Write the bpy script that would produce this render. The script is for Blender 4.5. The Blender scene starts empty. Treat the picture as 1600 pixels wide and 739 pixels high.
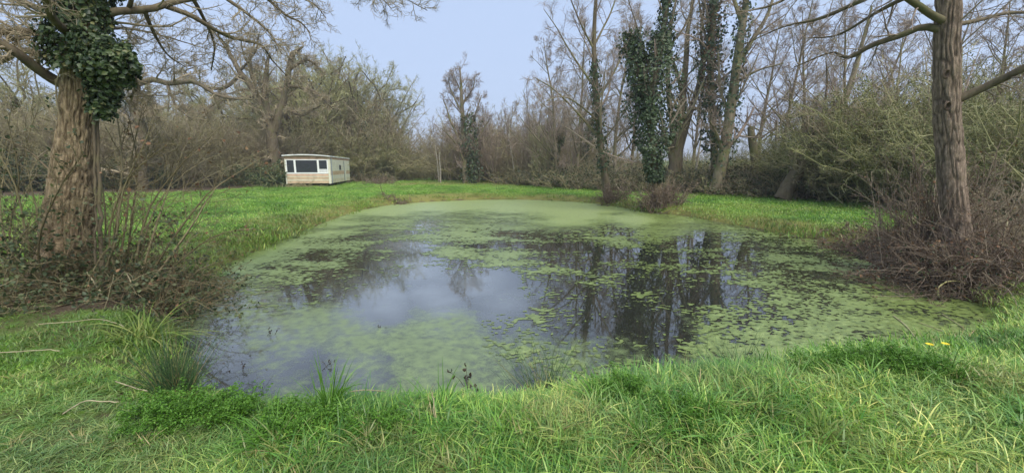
import bpy, math
import numpy as np
from mathutils import Matrix

# ------------------------------------------------------------------ camera, sky, sun
S = bpy.context.scene
F_PX, PITCH, EYE = 625.0, math.atan(107 / 625.0), 1.6
cam_d = bpy.data.cameras.new('camera')
cam_d.sensor_width = 36.0
cam_d.lens = 36.0 * F_PX / 1600.0
cam_d.clip_start, cam_d.clip_end = 0.05, 6000
cam = bpy.data.objects.new('camera', cam_d)
S.collection.objects.link(cam)
cam.location = (0, 0, EYE)
cam.rotation_euler = (math.pi / 2 - PITCH, 0, 0)
S.camera = cam

SUN_EL, SUN_AZ = math.radians(52), math.radians(150)     # azimuth clockwise from +Y
world = bpy.data.worlds.new('World'); S.world = world; world.use_nodes = True
wn, wl = world.node_tree.nodes, world.node_tree.links
sky = wn.new('ShaderNodeTexSky'); sky.sky_type = 'NISHITA'; sky.sun_disc = False
sky.sun_elevation = SUN_EL; sky.sun_rotation = SUN_AZ
sky.air_density = 1.0; sky.dust_density = 2.0
mixs = wn.new('ShaderNodeMix'); mixs.data_type = 'RGBA'; mixs.inputs[0].default_value = 0.9
mixs.inputs[7].default_value = (1.9, 2.38, 3.32, 1)         # the even cloud sheet
wl.new(sky.outputs[0], mixs.inputs[6])
bg = wn['Background']; bg.inputs[1].default_value = 0.1
wl.new(mixs.outputs[2], bg.inputs[0])

sun_d = bpy.data.lights.new('sun', 'SUN'); sun_d.energy = 1.5; sun_d.angle = math.radians(45)
sun_d.color = (1.0, 0.95, 0.86)
sun = bpy.data.objects.new('sun', sun_d); S.collection.objects.link(sun)
sun.rotation_euler = (math.pi / 2 - SUN_EL, 0, math.pi - SUN_AZ)
vs = S.view_settings
vs.view_transform = 'Standard'; vs.look = 'None'; vs.exposure = 1.55; vs.gamma = 1.0; vs.use_curve_mapping = False
S.cycles.max_bounces = 6; S.cycles.diffuse_bounces = 4; S.cycles.glossy_bounces = 2
S.cycles.transmission_bounces = 4; S.cycles.transparent_max_bounces = 8
S.cycles.use_denoising = True
S.cycles.use_adaptive_sampling = True; S.cycles.adaptive_threshold = 0.02

# ------------------------------------------------------------------ helpers
COL = S.collection
rng = np.random.default_rng(7)
CP, SP = math.cos(PITCH), math.sin(PITCH)

def at(px, py, Y):
    """point seen at a place in the photograph, Y metres in front of the camera"""
    dx, dy = (px - 800) / F_PX, -(py - 369.5) / F_PX
    r = np.array([dx, CP + dy * SP, -SP + dy * CP])
    return r * (Y / r[1]) + np.array([0, 0, EYE])

def on(px, py, z=0.0):
    dx, dy = (px - 800) / F_PX, -(py - 369.5) / F_PX
    r = np.array([dx, CP + dy * SP, -SP + dy * CP])
    return r * ((z - EYE) / r[2]) + np.array([0, 0, EYE])

def _h(ix, iy, iz, seed):
    h = (ix * 374761393 + iy * 668265263 + iz * 2147483647 + seed * 144269504) & 0xffffffff
    h = ((h ^ (h >> 13)) * 1274126177) & 0xffffffff
    h = ((h ^ (h >> 16)) * 2246822519) & 0xffffffff
    return ((h ^ (h >> 15)) & 0xffffff) / float(0xffffff)

def noise(x, y, z=0.0, seed=0):
    x, y, z = np.broadcast_arrays(np.asarray(x, float), np.asarray(y, float), np.asarray(z, float))
    fx, fy, fz = np.floor(x), np.floor(y), np.floor(z)
    ix, iy, iz = fx.astype(np.int64), fy.astype(np.int64), fz.astype(np.int64)
    u, v, w = x - fx, y - fy, z - fz
    u, v, w = [t * t * (3 - 2 * t) for t in (u, v, w)]
    def c(a, b, d): return _h(ix + a, iy + b, iz + d, seed)
    l0 = (c(0,0,0)*(1-u)+c(1,0,0)*u)*(1-v) + (c(0,1,0)*(1-u)+c(1,1,0)*u)*v
    if not np.any(fz) and not np.any(w): return l0
    l1 = (c(0,0,1)*(1-u)+c(1,0,1)*u)*(1-v) + (c(0,1,1)*(1-u)+c(1,1,1)*u)*v
    return l0*(1-w) + l1*w

def fbm(x, y, z=0.0, o=4, seed=0):
    s = 0; a = .5; t = 0
    for k in range(o):
        s = s + a * noise(np.asarray(x) * 2**k + 17*k, np.asarray(y) * 2**k - 9*k, np.asarray(z) * 2**k, seed + k); t += a; a *= .5
    return s / t

def smooth(a, b, x):
    t = np.clip((x - a) / (b - a), 0, 1); return t * t * (3 - 2 * t)

def norm(v): return v / np.maximum(np.linalg.norm(v, axis=-1, keepdims=True), 1e-9)

def sdf(poly, x, y):
    """signed distance, negative inside"""
    P = np.asarray(poly, float); x = np.asarray(x, float); y = np.asarray(y, float)
    d2 = np.full(x.shape, 1e18); ins = np.zeros(x.shape, bool)
    for i in range(len(P)):
        a, b = P[i], P[(i + 1) % len(P)]
        e = b - a
        t = np.clip(((x-a[0])*e[0] + (y-a[1])*e[1]) / max(e @ e, 1e-12), 0, 1)
        d2 = np.minimum(d2, (x-a[0]-t*e[0])**2 + (y-a[1]-t*e[1])**2)
        cr = ((a[1] > y) != (b[1] > y)) & (x < (b[0]-a[0])*(y-a[1])/((b[1]-a[1]) if b[1] != a[1] else 1e-12) + a[0])
        ins ^= cr
    return np.where(ins, -1, 1) * np.sqrt(d2)

def spline(pts, n):
    """Catmull-Rom through rows of pts (any columns), n samples"""
    P = np.asarray(pts, float)
    if len(P) == 2: return P[0] + (P[1]-P[0]) * np.linspace(0, 1, n)[:, None]
    Q = np.vstack([2*P[0]-P[1], P, 2*P[-1]-P[-2]])
    L = np.r_[0, np.cumsum(np.linalg.norm(np.diff(P[:, :3], axis=0), axis=1))]
    s = np.linspace(0, L[-1], n); k = np.clip(np.searchsorted(L, s, 'right') - 1, 0, len(P) - 2)
    t = ((s - L[k]) / np.maximum(L[k+1]-L[k], 1e-9))[:, None]
    p0, p1, p2, p3 = Q[k], Q[k+1], Q[k+2], Q[k+3]
    return .5*((2*p1)+(-p0+p2)*t+(2*p0-5*p1+4*p2-p3)*t**2+(-p0+3*p1-3*p2+p3)*t**3)

class MB:
    """collects vertices and faces; build() makes one mesh object"""
    def __init__(s): s.v = []; s.f = []; s.n = 0; s.a = {}
    def add(s, V, Fs, **attr):
        V = np.asarray(V, float).reshape(-1, 3)
        for f in (Fs if isinstance(Fs, list) else [Fs]):
            if len(f): s.f.append(np.asarray(f, np.int64) + s.n)
        for k in attr: s.a.setdefault(k, []).append((s.n, np.broadcast_to(np.asarray(attr[k], float), (len(V),))))
        s.v.append(V); s.n += len(V); return s
    def mesh(s, name, mat, smooth_=True):
        me = bpy.data.meshes.new(name)
        V = np.vstack(s.v)
        tot = np.concatenate([np.full(len(f), f.shape[1], np.int32) for f in s.f])
        idx = np.concatenate([f.ravel() for f in s.f]).astype(np.int32)
        me.vertices.add(len(V)); me.vertices.foreach_set('co', V.ravel().astype(np.float32))
        me.loops.add(len(idx)); me.loops.foreach_set('vertex_index', idx)
        me.polygons.add(len(tot))
        me.polygons.foreach_set('loop_start', np.r_[0, np.cumsum(tot)[:-1]].astype(np.int32))
        me.polygons.foreach_set('loop_total', tot)
        me.polygons.foreach_set('use_smooth', np.full(len(tot), smooth_, bool))
        for k, parts in s.a.items():
            full = np.zeros(len(V), np.float32)
            for o, a in parts: full[o:o+len(a)] = a
            me.attributes.new(k, 'FLOAT', 'POINT').data.foreach_set('value', full)
        me.update(calc_edges=True)
        if mat: me.materials.append(mat)
        return me
    def build(s, name, mat, parent=None, smooth_=True):
        return link(name, s.mesh(name, mat, smooth_), parent)

def link(name, data, parent=None):
    o = bpy.data.objects.new(name, data); COL.objects.link(o)
    if parent: o.parent = parent
    return o

def thing(name, label, cat, loc=(0, 0, 0), rz=0, group=None):
    o = bpy.data.objects.new(name, None); COL.objects.link(o); o.empty_display_size = .2
    o.location = [float(c) for c in loc]; o.rotation_euler = (0, 0, rz)
    return tag(o, label, cat, group)

def tag(o, label=None, cat=None, group=None, kind=None):
    for k, v in (('label', label), ('category', cat), ('group', group), ('kind', kind)):
        if v: o[k] = v
    return o

def copy_tree(root, loc, rz, sc, label=None):
    r = root.copy(); COL.objects.link(r); r.location = loc; r.rotation_euler = (0, 0, rz); r.scale = (sc, sc, sc)
    if label: r['label'] = label
    for ch in root.children:
        c = ch.copy(); COL.objects.link(c); c.parent = r
    return r

BOXF = np.array([[0,3,2,1],[4,5,6,7],[0,1,5,4],[1,2,6,5],[2,3,7,6],[3,0,4,7]])
def box(mb, x0, x1, y0, y1, z0, z1, **a):
    mb.add([[x0,y0,z0],[x1,y0,z0],[x1,y1,z0],[x0,y1,z0],[x0,y0,z1],[x1,y0,z1],[x1,y1,z1],[x0,y1,z1]], BOXF, **a); return mb

def tubes(mb, pts, rad, sides, **attr):
    """pts (N,K,3), rad (N,K): N tubes of K rings, ends drawn to the last radius and capped"""
    N, K, _ = pts.shape
    T = norm(np.gradient(pts, axis=1))
    m = norm(T.mean(1)); ref = np.where(np.abs(m[:, 2:3]) > .8, np.array([[1., 0, 0]]), np.array([[0, 0, 1.]]))
    A = norm(np.cross(T, ref[:, None, :])); B = np.cross(T, A)
    th = np.arange(sides) * 2*math.pi/sides
    V = pts[:, :, None, :] + rad[:, :, None, None] * (np.cos(th)[:, None]*A[:, :, None, :] + np.sin(th)[:, None]*B[:, :, None, :])
    k, j, n = np.meshgrid(np.arange(K-1), np.arange(sides), np.arange(N), indexing='ij')
    b = n*K*sides
    Fq = np.stack([b+k*sides+j, b+k*sides+(j+1) % sides, b+(k+1)*sides+(j+1) % sides, b+(k+1)*sides+j], -1).reshape(-1, 4)
    at_ = {}
    for q, val in attr.items():
        val = np.asarray(val, float)
        at_[q] = np.repeat(np.broadcast_to(val.reshape(-1, 1) if val.ndim == 1 else val, (N, K)).reshape(-1), sides)
    mb.add(V.reshape(-1, 3), Fq, **at_)
    return V

def grow(p, d, L, r0, r1, K, wander, trop, R):
    N = len(p); P = np.zeros((N, K, 3)); P[:, 0] = p; d = norm(d); st = (np.asarray(L)/(K-1))[:, None]
    for k in range(1, K):
        d = norm(d + R.normal(0, wander, (N, 3)) + np.array([0, 0, trop]))
        P[:, k] = P[:, k-1] + d*st
    t = np.linspace(0, 1, K)
    return P, np.asarray(r0)[:, None]*(1-t) + np.asarray(r1)[:, None]*t

def sprout(P, Rd, n, t0, t1, ang, angsd, lf, R, rf=.6, K=4, wander=.15, trop=.0, taper=.6, rmin=.004, lmax=None, lmin=.05, rmax=9.):
    N, Kp, _ = P.shape
    t = t0 + (t1-t0)*(np.arange(n)[None] + R.random((N, n)))/n
    f = np.clip(t*(Kp-1), 0, Kp-1.001); i = f.astype(int); w = (f-i)[..., None]
    ar = np.arange(N)[:, None]
    p = P[ar, i]*(1-w) + P[ar, i+1]*w
    r = Rd[ar, i]*(1-w[..., 0]) + Rd[ar, i+1]*w[..., 0]
    T = norm(P[ar, i+1]-P[ar, i])
    q = norm(np.cross(T, R.normal(0, 1, T.shape)))
    a = np.radians(R.normal(ang, angsd, (N, n)))[..., None]
    d = np.cos(a)*T + np.sin(a)*q
    plen = np.linalg.norm(np.diff(P, axis=1), axis=2).sum(1)[:, None]
    L = plen*lf*(1-taper*t)*R.uniform(.6, 1.3, (N, n))
    if lmax: L = np.minimum(L, lmax*R.uniform(.7, 1.1, L.shape))
    L = np.maximum(L, lmin)
    rr = np.minimum(np.maximum(r*rf*R.uniform(.7, 1.1, r.shape), rmin), rmax)
    return grow(p.reshape(-1, 3), d.reshape(-1, 3), L.ravel(), rr.ravel(), np.maximum(rr.ravel()*.35, rmin*.7), K, wander, trop, R)

def leaves(mb, p, nrm, size, R, fold=.18, wide=.42, **attr):
    """leaf-shaped faces: p (N,3), nrm (N,3) facing"""
    N = len(p); n = norm(nrm)
    d = norm(np.cross(n, R.normal(0, 1, (N, 3)))); s = np.cross(n, d); size = np.broadcast_to(np.asarray(size, float), (N,))[:, None]
    V = np.stack([p, p + size*(.3*d + wide*s + fold*n*.6), p + size*(.75*d + wide*.75*s + fold*n), p + size*1.1*d - size*.1*n,
                  p + size*(.75*d - wide*.75*s + fold*n), p + size*(.3*d - wide*s + fold*n*.6)], 1)
    b = np.arange(N)[:, None]*6
    mb.add(V.reshape(-1, 3), [b + np.array([[0, 1, 2, 3]]), b + np.array([[0, 3, 4, 5]])],
           **{k: np.repeat(np.broadcast_to(np.asarray(v, float), (N,)), 6) for k, v in attr.items()})

# ------------------------------------------------------------------ materials
def mat(name):
    m = bpy.data.materials.new(name); m.use_nodes = True
    nt = m.node_tree; b = nt.nodes['Principled BSDF']
    return m, nt.nodes, nt.links, b

def ramp(N, cols, pos=None, interp='LINEAR'):
    r = N.new('ShaderNodeValToRGB'); e = r.color_ramp.elements; r.color_ramp.interpolation = interp
    pos = pos or [i/(len(cols)-1) for i in range(len(cols))]
    while len(e) < len(cols): e.new(.5)
    for i, c in enumerate(cols): e[i].position = pos[i]; e[i].color = (*c, 1)
    return r

def tex(N, L, scale, detail=4, rough=.55, coord=None, stretch=None, kind='ShaderNodeTexNoise'):
    t = N.new(kind); t.inputs['Scale'].default_value = scale
    if 'Detail' in t.inputs: t.inputs['Detail'].default_value = detail
    if 'Roughness' in t.inputs: t.inputs['Roughness'].default_value = rough
    c = coord or N.new('ShaderNodeNewGeometry').outputs['Position']
    if stretch:
        m = N.new('ShaderNodeMapping'); m.inputs['Scale'].default_value = stretch; L.new(c, m.inputs[0]); c = m.outputs[0]
    L.new(c, t.inputs['Vector'])
    return t

def mixc(N, L, fac, a, b, blend='MIX'):
    m = N.new('ShaderNodeMix'); m.data_type = 'RGBA'; m.blend_type = blend
    for sock, val in ((m.inputs[0], fac), (m.inputs[6], a), (m.inputs[7], b)):
        if hasattr(val, 'links') or hasattr(val, 'is_linked'): L.new(val, sock)
        elif isinstance(val, (int, float)): sock.default_value = val
        else: sock.default_value = (*val, 1)
    return m.outputs[2]

def maprange(N, L, val, a, b, c=0., d=1.):
    m = N.new('ShaderNodeMapRange'); L.new(val, m.inputs[0])
    for i, q in enumerate((a, b, c, d)): m.inputs[i+1].default_value = q
    return m.outputs[0]

def attr(N, name, kind='GEOMETRY'):
    a = N.new('ShaderNodeAttribute'); a.attribute_name = name; a.attribute_type = kind
    return a.outputs['Fac']

def bump(N, L, b, h, strength, dist):
    m = N.new('ShaderNodeBump'); m.inputs['Strength'].default_value = strength; m.inputs['Distance'].default_value = dist
    L.new(h, m.inputs['Height']); L.new(m.outputs[0], b.inputs['Normal'])

def plain(name, col, rough=.8, var=.25, scale=6, spec=.3):
    m, N, L, b = mat(name)
    t = tex(N, L, scale, 5)
    dark = tuple(c*(1-var) for c in col); lite = tuple(min(1, c*(1+var)) for c in col)
    L.new(ramp(N, [dark, lite], [.35, .65]).outputs[0], b.inputs['Base Color'])
    L.new(t.outputs[0], N['Color Ramp'].inputs[0])
    b.inputs['Roughness'].default_value = rough; b.inputs['Specular IOR Level'].default_value = spec
    return m

def bark(name, dark, lite, moss, moss_amt=.5, scale=14, fine=False):
    # fine: the mesh carries 'ridge', the weathered grey crests between brown furrows
    m, N, L, b = mat(name)
    tc = N.new('ShaderNodeTexCoord').outputs['Object']
    t = tex(N, L, scale, 6, .65, tc, (1, 1, .28))
    c = ramp(N, [dark, lite], [.42, .58] if fine else [.3, .7]); L.new(t.outputs[0], c.inputs[0])
    mo = tex(N, L, 2.3, 5, .6, tc)
    mf = maprange(N, L, mo.outputs[0], .62-.3*moss_amt, .78-.3*moss_amt)
    bc = mixc(N, L, mf, c.outputs[0], moss)
    if fine: bc = mixc(N, L, attr(N, 'ridge'), mixc(N, L, .7, bc, tuple(.55*q for q in dark)), mixc(N, L, .4, bc, lite))
    L.new(bc, b.inputs['Base Color'])
    b.inputs['Roughness'].default_value = .9; b.inputs['Specular IOR Level'].default_value = .2
    if fine:
        t2 = tex(N, L, 38, 6, .6, tc, (1, 1, .22)); bump(N, L, b, t2.outputs[0], 1.0, .03)
    return m

def twig(name, cols, spec=.25):
    m, N, L, b = mat(name)
    a = attr(N, 'v'); c = ramp(N, cols); L.new(a, c.inputs[0]); L.new(c.outputs[0], b.inputs['Base Color'])
    b.inputs['Roughness'].default_value = .75; b.inputs['Specular IOR Level'].default_value = spec
    return m

def leafm(name, cols, rough=.45, transl=.25, per=('v', 'GEOMETRY'), hue_inst=False):
    m, N, L, b = mat(name)
    c = ramp(N, cols); L.new(attr(N, per[0], per[1]), c.inputs[0])
    col = c.outputs[0]
    b.inputs['Roughness'].default_value = rough; b.inputs['Specular IOR Level'].default_value = .35
    L.new(col, b.inputs['Base Color'])
    tr = N.new('ShaderNodeBsdfTranslucent'); L.new(col, tr.inputs[0])
    mx = N.new('ShaderNodeMixShader'); mx.inputs[0].default_value = transl
    L.new(b.outputs[0], mx.inputs[1]); L.new(tr.outputs[0], mx.inputs[2])
    L.new(mx.outputs[0], N['Material Output'].inputs[0])
    return m

M = {}
M['oak_bark'] = bark('oak_bark', (.10, .07, .04), (.36, .275, .17), (.20, .17, .08), .25, 36, True)
M['right_bark'] = bark('grey_bark', (.10, .073, .052), (.33, .25, .185), (.15, .135, .07), .22, 30, True)
M['moss_bark'] = bark('mossy_bark', (.075, .058, .038), (.19, .155, .10), (.125, .12, .055), .35, 9)
M['far_bark'] = bark('weathered_bark', (.12, .10, .065), (.29, .24, .16), (.18, .18, .075), .5, 5)
M['pale_bark'] = plain('pale_birch_bark', (.34, .31, .24), .8, .3, 9)
M['twig_brown'] = twig('brown_twigs', [(.17, .135, .085), (.31, .255, .165), (.43, .365, .245)])
M['twig_olive'] = twig('olive_twigs', [(.185, .18, .08), (.32, .315, .145), (.46, .44, .235)])
M['twig_alder'] = twig('alder_twigs', [(.175, .13, .102), (.29, .225, .175), (.39, .315, .235)])
M['twig_hedge'] = twig('hedge_twigs', [(.175, .155, .08), (.32, .285, .15), (.47, .42, .245)])
M['twig_green'] = twig('greenish_twigs', [(.16, .16, .07), (.29, .285, .125), (.45, .42, .22)])
M['cane_red'] = twig('bramble_canes', [(.085, .06, .042), (.165, .12, .085), (.33, .265, .185)])
M['cane_grey'] = twig('hazel_stems', [(.085, .07, .038), (.155, .13, .066), (.30, .25, .145)])
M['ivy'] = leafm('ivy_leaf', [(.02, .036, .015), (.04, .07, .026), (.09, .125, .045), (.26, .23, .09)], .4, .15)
M['ivy_far'] = leafm('far_ivy_leaf', [(.028, .048, .022), (.065, .10, .042), (.13, .17, .075)], .5, .15)
M['olive_leaf'] = leafm('olive_leaf', [(.08, .095, .03), (.16, .18, .058), (.27, .26, .095)], .55, .25)
M['bramble_leaf'] = leafm('bramble_leaf', [(.03, .045, .022), (.07, .095, .04), (.14, .155, .065)], .5, .2)
M['dead_leaf'] = leafm('dead_leaf', [(.11, .055, .03), (.21, .115, .06), (.33, .21, .11)], .7, .2)

# ------------------------------------------------------------------ ground
WATER = -0.35
pond_px = [(322,452),(345,425),(395,398),(455,372),(520,345),(580,326),(640,318),(720,313.5),(800,312.5),(860,314),(920,318),(965,324),
           (1010,332),(1060,337),(1100,344),(1150,353),(1200,362),(1250,371),(1300,382),(1340,402),(1380,427),(1430,450),(1490,467),(1535,485),
           (1550,505),(1520,530),(1440,550),(1350,562),(1250,570),(1150,578),(1050,590),(950,606),(900,618),(800,628),(700,630),(600,634),
           (500,636),(400,628),(330,604),(298,572),(283,530),(280,495),(296,468)]
POND = np.array([on(x, y, WATER)[:2] for x, y in pond_px])
POND = spline(np.vstack([np.c_[POND, np.zeros(len(POND))], [*POND[0], 0]]), 130)[:-1, :2]
CLEAR = np.array([(-60,8),(-40,15),(-28,21),(-22.5,30),(-22,38),(-14,46),(-8,53),(-3,50),(0.5,40),(6.3,30.8),(12,25.8),(15.3,23.4),
                  (16.6,20.5),(16.3,16),(13,11.5),(10.2,8.2),(10.5,5),(13,1),(14,-20),(-60,-20)], float)

def terrain(x, y, fine=True):
    x = np.asarray(x, float); y = np.asarray(y, float)
    d = sdf(POND, x, y) + .22*(fbm(x*1.3, y*1.3, o=3, seed=3)-.5)
    t = np.clip(d/1.0, 0, 1); hb = -.46 + .46*(1-(1-t)**2.2)
    hb = np.where(d < 0, np.maximum(-.46 + d*.55, -1.3), hb)
    z = hb + t*(.22*(fbm(x*.16, y*.16, o=3, seed=11)-.5) + .10*(fbm(x*1.1, y*1.1, o=3, seed=5)-.5))
    r = np.hypot(x, y)
    z = z + smooth(90, 900, r)*26*fbm(x*.004, y*.004, o=3, seed=9)
    return z

ang = np.unique(np.r_[np.linspace(-72, 72, 340), np.linspace(72, 288, 60)[1:-1]])
rad = np.r_[0.25, np.geomspace(.6, 3, 40), np.geomspace(3.05, 45, 200), np.geomspace(47, 4000, 50)]
A, Rr = np.meshgrid(np.radians(ang), rad, indexing='ij')
gx, gy = np.sin(A)*Rr, np.cos(A)*Rr
gz = terrain(gx, gy)
na, nr = gx.shape
gi, gj = np.meshgrid(np.arange(na), np.arange(nr-1), indexing='ij'); g2 = (gi+1) % na
gf = np.stack([gi*nr+gj, gi*nr+gj+1, g2*nr+gj+1, g2*nr+gj], -1).reshape(-1, 4)
gxf, gyf = gx.ravel(), gy.ravel()
dcl = sdf(CLEAR, gxf, gyf); dpd = sdf(POND, gxf, gyf)
def mudness(x, y, dp, dc):
    n = fbm(x*.9, y*.9, o=4, seed=21)
    m = smooth(.25, -.05, dp)                                            # wet margin
    m = np.maximum(m, smooth(-.5, .8, dc + (n-.5)*1.5)*smooth(52, 44, np.hypot(x, y)))   # leaf litter under the trees
    for cx, cy, rr in ((-5.3,5.6,1.7), (-4.2,6.0,1.3), (-3.9,4.9,.5), (-4.9,4.75,.5), (6.9,6.6,1.6), (8.2,8.0,1.8), (7.4,8.6,1.2)):
        m = np.maximum(m, smooth(1.15, .55, np.hypot(x-cx, y-cy)/rr + (n-.5)*.9))
    for px, py, rr in ((85,672,.24),(95,725,.34),(150,560,.35),(120,520,.5),(60,500,.6),(200,560,.25),(180,610,.2),(30,640,.15),(230,700,.12),(150,640,.14),(1365,650,.12),(1180,480,.1)):
        c = on(px, py); m = np.maximum(m, .5*smooth(1.3, .4, np.hypot(x-c[0], y-c[1])/rr + (n-.5)*1.2))
    return m
def dryness(x, y, dp, dc):
    n = fbm(x*.35, y*.35, o=3, seed=31)
    v = .32*smooth(.45, .75, n)
    v = np.maximum(v, .8*smooth(1.6, .3, dp + (n-.5)*1.5)*smooth(4.0, 6.0, y))
    v = np.maximum(v, smooth(36.3, 38.5, y + (n-.5)*4)*smooth(-13, -10, x)*smooth(6, 3, x)*smooth(49, 44, y))
    return v
mb = MB()
mb.add(np.stack([gxf, gyf, gz.ravel()], -1), gf[:, ::-1], mud=mudness(gxf, gyf, dpd, dcl), dry=dryness(gxf, gyf, dpd, dcl))
m, N, L, b = mat('grassland')
n1 = tex(N, L, .9, 6, .6); n2 = tex(N, L, 9, 6, .7); n3 = tex(N, L, 45, 4, .7)
g1 = ramp(N, [(.105, .25, .022), (.17, .37, .03), (.235, .40, .055)], [.3, .5, .72]); L.new(n1.outputs[0], g1.inputs[0])
g2_ = mixc(N, L, .55, g1.outputs[0], ramp(N, [(.055, .10, .015), (.17, .27, .05)], [.3, .7]).outputs[0])
L.new(n2.outputs[0], N['Color Ramp.001'].inputs[0])
dr = mixc(N, L, attr(N, 'dry'), g2_, (.24, .20, .075))
mr = ramp(N, [(.035, .026, .018), (.11, .082, .055), (.20, .15, .095)], [.3, .5, .75]); L.new(n3.outputs[0], mr.inputs[0])
mf = N.new('ShaderNodeMath'); mf.operation = 'MULTIPLY_ADD'; L.new(n2.outputs[0], mf.inputs[0]); mf.inputs[1].default_value = .7
L.new(attr(N, 'mud'), mf.inputs[2])
L.new(mixc(N, L, maprange(N, L, mf.outputs[0], .6, 1.0), dr, mr.outputs[0]), b.inputs['Base Color'])
b.inputs['Roughness'].default_value = .9; b.inputs['Specular IOR Level'].default_value = .15
bump(N, L, b, n3.outputs[0], .9, .05)
tag(mb.build('ground', m), kind='structure')

# ------------------------------------------------------------------ pond water and duckweed
px_pts = [  # places in the photograph: how closely the duckweed covers (rafts), how green the thin film is
 (520,350,0.9,0.8),(600,330,1,0.9),(700,322,1,0.95),(800,320,1,0.95),(900,325,1,0.95),(1000,345,0.95,0.9),(1050,358,0.85,0.8),(900,345,0.95,0.8),(800,348,0.8,0.7),
 (720,345,0.7,0.7),(650,352,0.3,0.35),(600,355,0.5,0.5),(650,400,0.05,0.1),(640,450,0,0.05),(600,480,0,0.05),(700,460,0,0.04),(780,440,0,0.05),(750,400,0.15,0.15),
 (720,370,0.48,0.1),(720,390,0.4,0.05),(800,380,0.248,0.025),(840,400,0.243,0.025),(560,380,0.58,0.15),(590,400,0.5,0.1),(500,400,0.62,0.15),(450,385,0.66,0.2),(520,430,0.55,0.12),(430,420,0.62,0.2),(400,400,0.85,0.7),(360,425,0.6,0.5),(480,460,0.56,0.2),(540,440,0.48,0.1),(570,430,0.3,0.05),(420,470,0.5,0.55),
 (340,470,0.15,0.35),(400,500,0.02,0.75),(480,500,0.02,0.8),(340,520,0.02,0.25),(430,540,0.02,0.42),(360,570,0.02,0.12),(480,570,0.02,0.22),(560,540,0.02,0.72),(640,530,0.02,0.85),(720,520,0.02,0.82),(700,560,0.02,0.88),
 (600,580,0.02,0.55),(640,600,0.02,0.7),(760,590,0.02,0.85),(780,480,0.05,0.1),(820,540,0.4,0.5),(800,505,0.108,0.15),(900,390,0.226,0.03),(900,450,0.206,0.03),(850,440,0.152,0.06),(860,480,0.184,0.037),(950,500,0.216,0.05),(1000,400,0.226,0.03),
 (1000,450,0.226,0.03),(1080,400,0.226,0.03),(1080,460,0.226,0.037),(1050,520,0.248,0.075),(960,545,0.5,0.4),(1100,540,0.6,0.5),(900,580,0.5,0.6),(1150,400,0.254,0.05),(1180,450,0.243,0.05),(1150,500,0.27,0.062),
 (1200,520,0.435,0.125),(1250,420,0.468,0.125),(1250,470,0.45,0.15),(1300,520,0.68,0.3),(1300,450,0.522,0.175),(1350,440,0.54,0.4),(1330,410,0.522,0.175),(1380,480,0.567,0.45),(1420,520,0.7,0.6),(1450,480,0.558,0.4),(1500,500,0.6,0.4),
 (1250,390,0.495,0.15),(1200,375,0.405,0.1),(1130,360,0.65,0.5),(1060,345,0.75,0.6),(1250,545,0.72,0.7),(960,365,0.413,0.075),(1100,375,0.27,0.062)]
CPT = np.array([[*on(x, y, WATER)[:2], a, b_] for x, y, a, b_ in px_pts])
def cover(x, y):
    lx, ly = np.log(np.maximum(y, 1.5))*3.2, x/np.maximum(y, 1.5)*6      # nearness measured in bearing and log distance
    num = np.zeros((2,)+x.shape); den = np.zeros(x.shape)
    for X, Y, a, b_ in CPT:
        w = 1/((lx-math.log(max(Y, 1.5))*3.2)**2 + (ly-X/Y*6)**2 + .03)**2
        num[0] += w*a; num[1] += w*b_; den += w
    return num/den
wx, wy = gx[:, 36:242], gy[:, 36:242]          # the pond's sheet follows the same fan of points
wd = sdf(POND, wx, wy)
keep = wd < .9
cw = cover(wx, wy)
mb = MB()
idx = -np.ones(wx.shape, int); idx[keep] = np.arange(keep.sum())
q = np.stack([idx[:-1, :-1], idx[1:, :-1], idx[1:, 1:], idx[:-1, 1:]], -1).reshape(-1, 4); q = q[(q >= 0).all(1)]
sky_glare = np.zeros(wx.shape)  # bright sky reflection painted into the water colour, patch by patch
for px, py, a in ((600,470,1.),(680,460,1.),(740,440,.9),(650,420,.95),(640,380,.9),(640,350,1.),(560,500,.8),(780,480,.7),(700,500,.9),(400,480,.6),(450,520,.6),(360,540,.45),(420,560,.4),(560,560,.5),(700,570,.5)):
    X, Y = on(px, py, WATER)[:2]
    sky_glare = np.maximum(sky_glare, a*np.exp(-(((np.log(np.maximum(wy, 1.5))-math.log(Y))*4.2)**2 + ((wx/np.maximum(wy, 1.5)-X/Y)*9)**2)*1.4))
mb.add(np.stack([wx[keep], wy[keep], np.full(keep.sum(), WATER)], -1), q[:, ::-1], film=cw[1][keep], scum=sky_glare[keep])
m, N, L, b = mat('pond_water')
n_glare = tex(N, L, 1.1, 4, .6)
glare_f = N.new('ShaderNodeMath'); glare_f.operation = 'MULTIPLY'; L.new(attr(N, 'scum'), glare_f.inputs[0]); L.new(maprange(N, L, n_glare.outputs[0], .3, .6, .6, 1.), glare_f.inputs[1])
L.new(mixc(N, L, glare_f.outputs[0], (.022, .023, .018), (.18, .203, .216)), b.inputs['Base Color']); b.inputs['Roughness'].default_value = .03; b.inputs['IOR'].default_value = 1.9  # dark water, lifted to pale grey-blue where the sky's reflection is painted
nb = tex(N, L, 3.0, 3, .5); bump(N, L, b, nb.outputs[0], .03, .01)
fd = N.new('ShaderNodeBsdfPrincipled'); fd.inputs['Roughness'].default_value = .28; fd.inputs['Specular IOR Level'].default_value = .5
nf = tex(N, L, 60, 3, .7); nl = tex(N, L, 1.6, 5, .6); nm = tex(N, L, 9, 4, .65)
fc = ramp(N, [(.085, .11, .05), (.145, .19, .078), (.19, .25, .095)], [.3, .5, .7]); L.new(nm.outputs[0], fc.inputs[0])
L.new(fc.outputs[0], fd.inputs['Base Color'])
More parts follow.
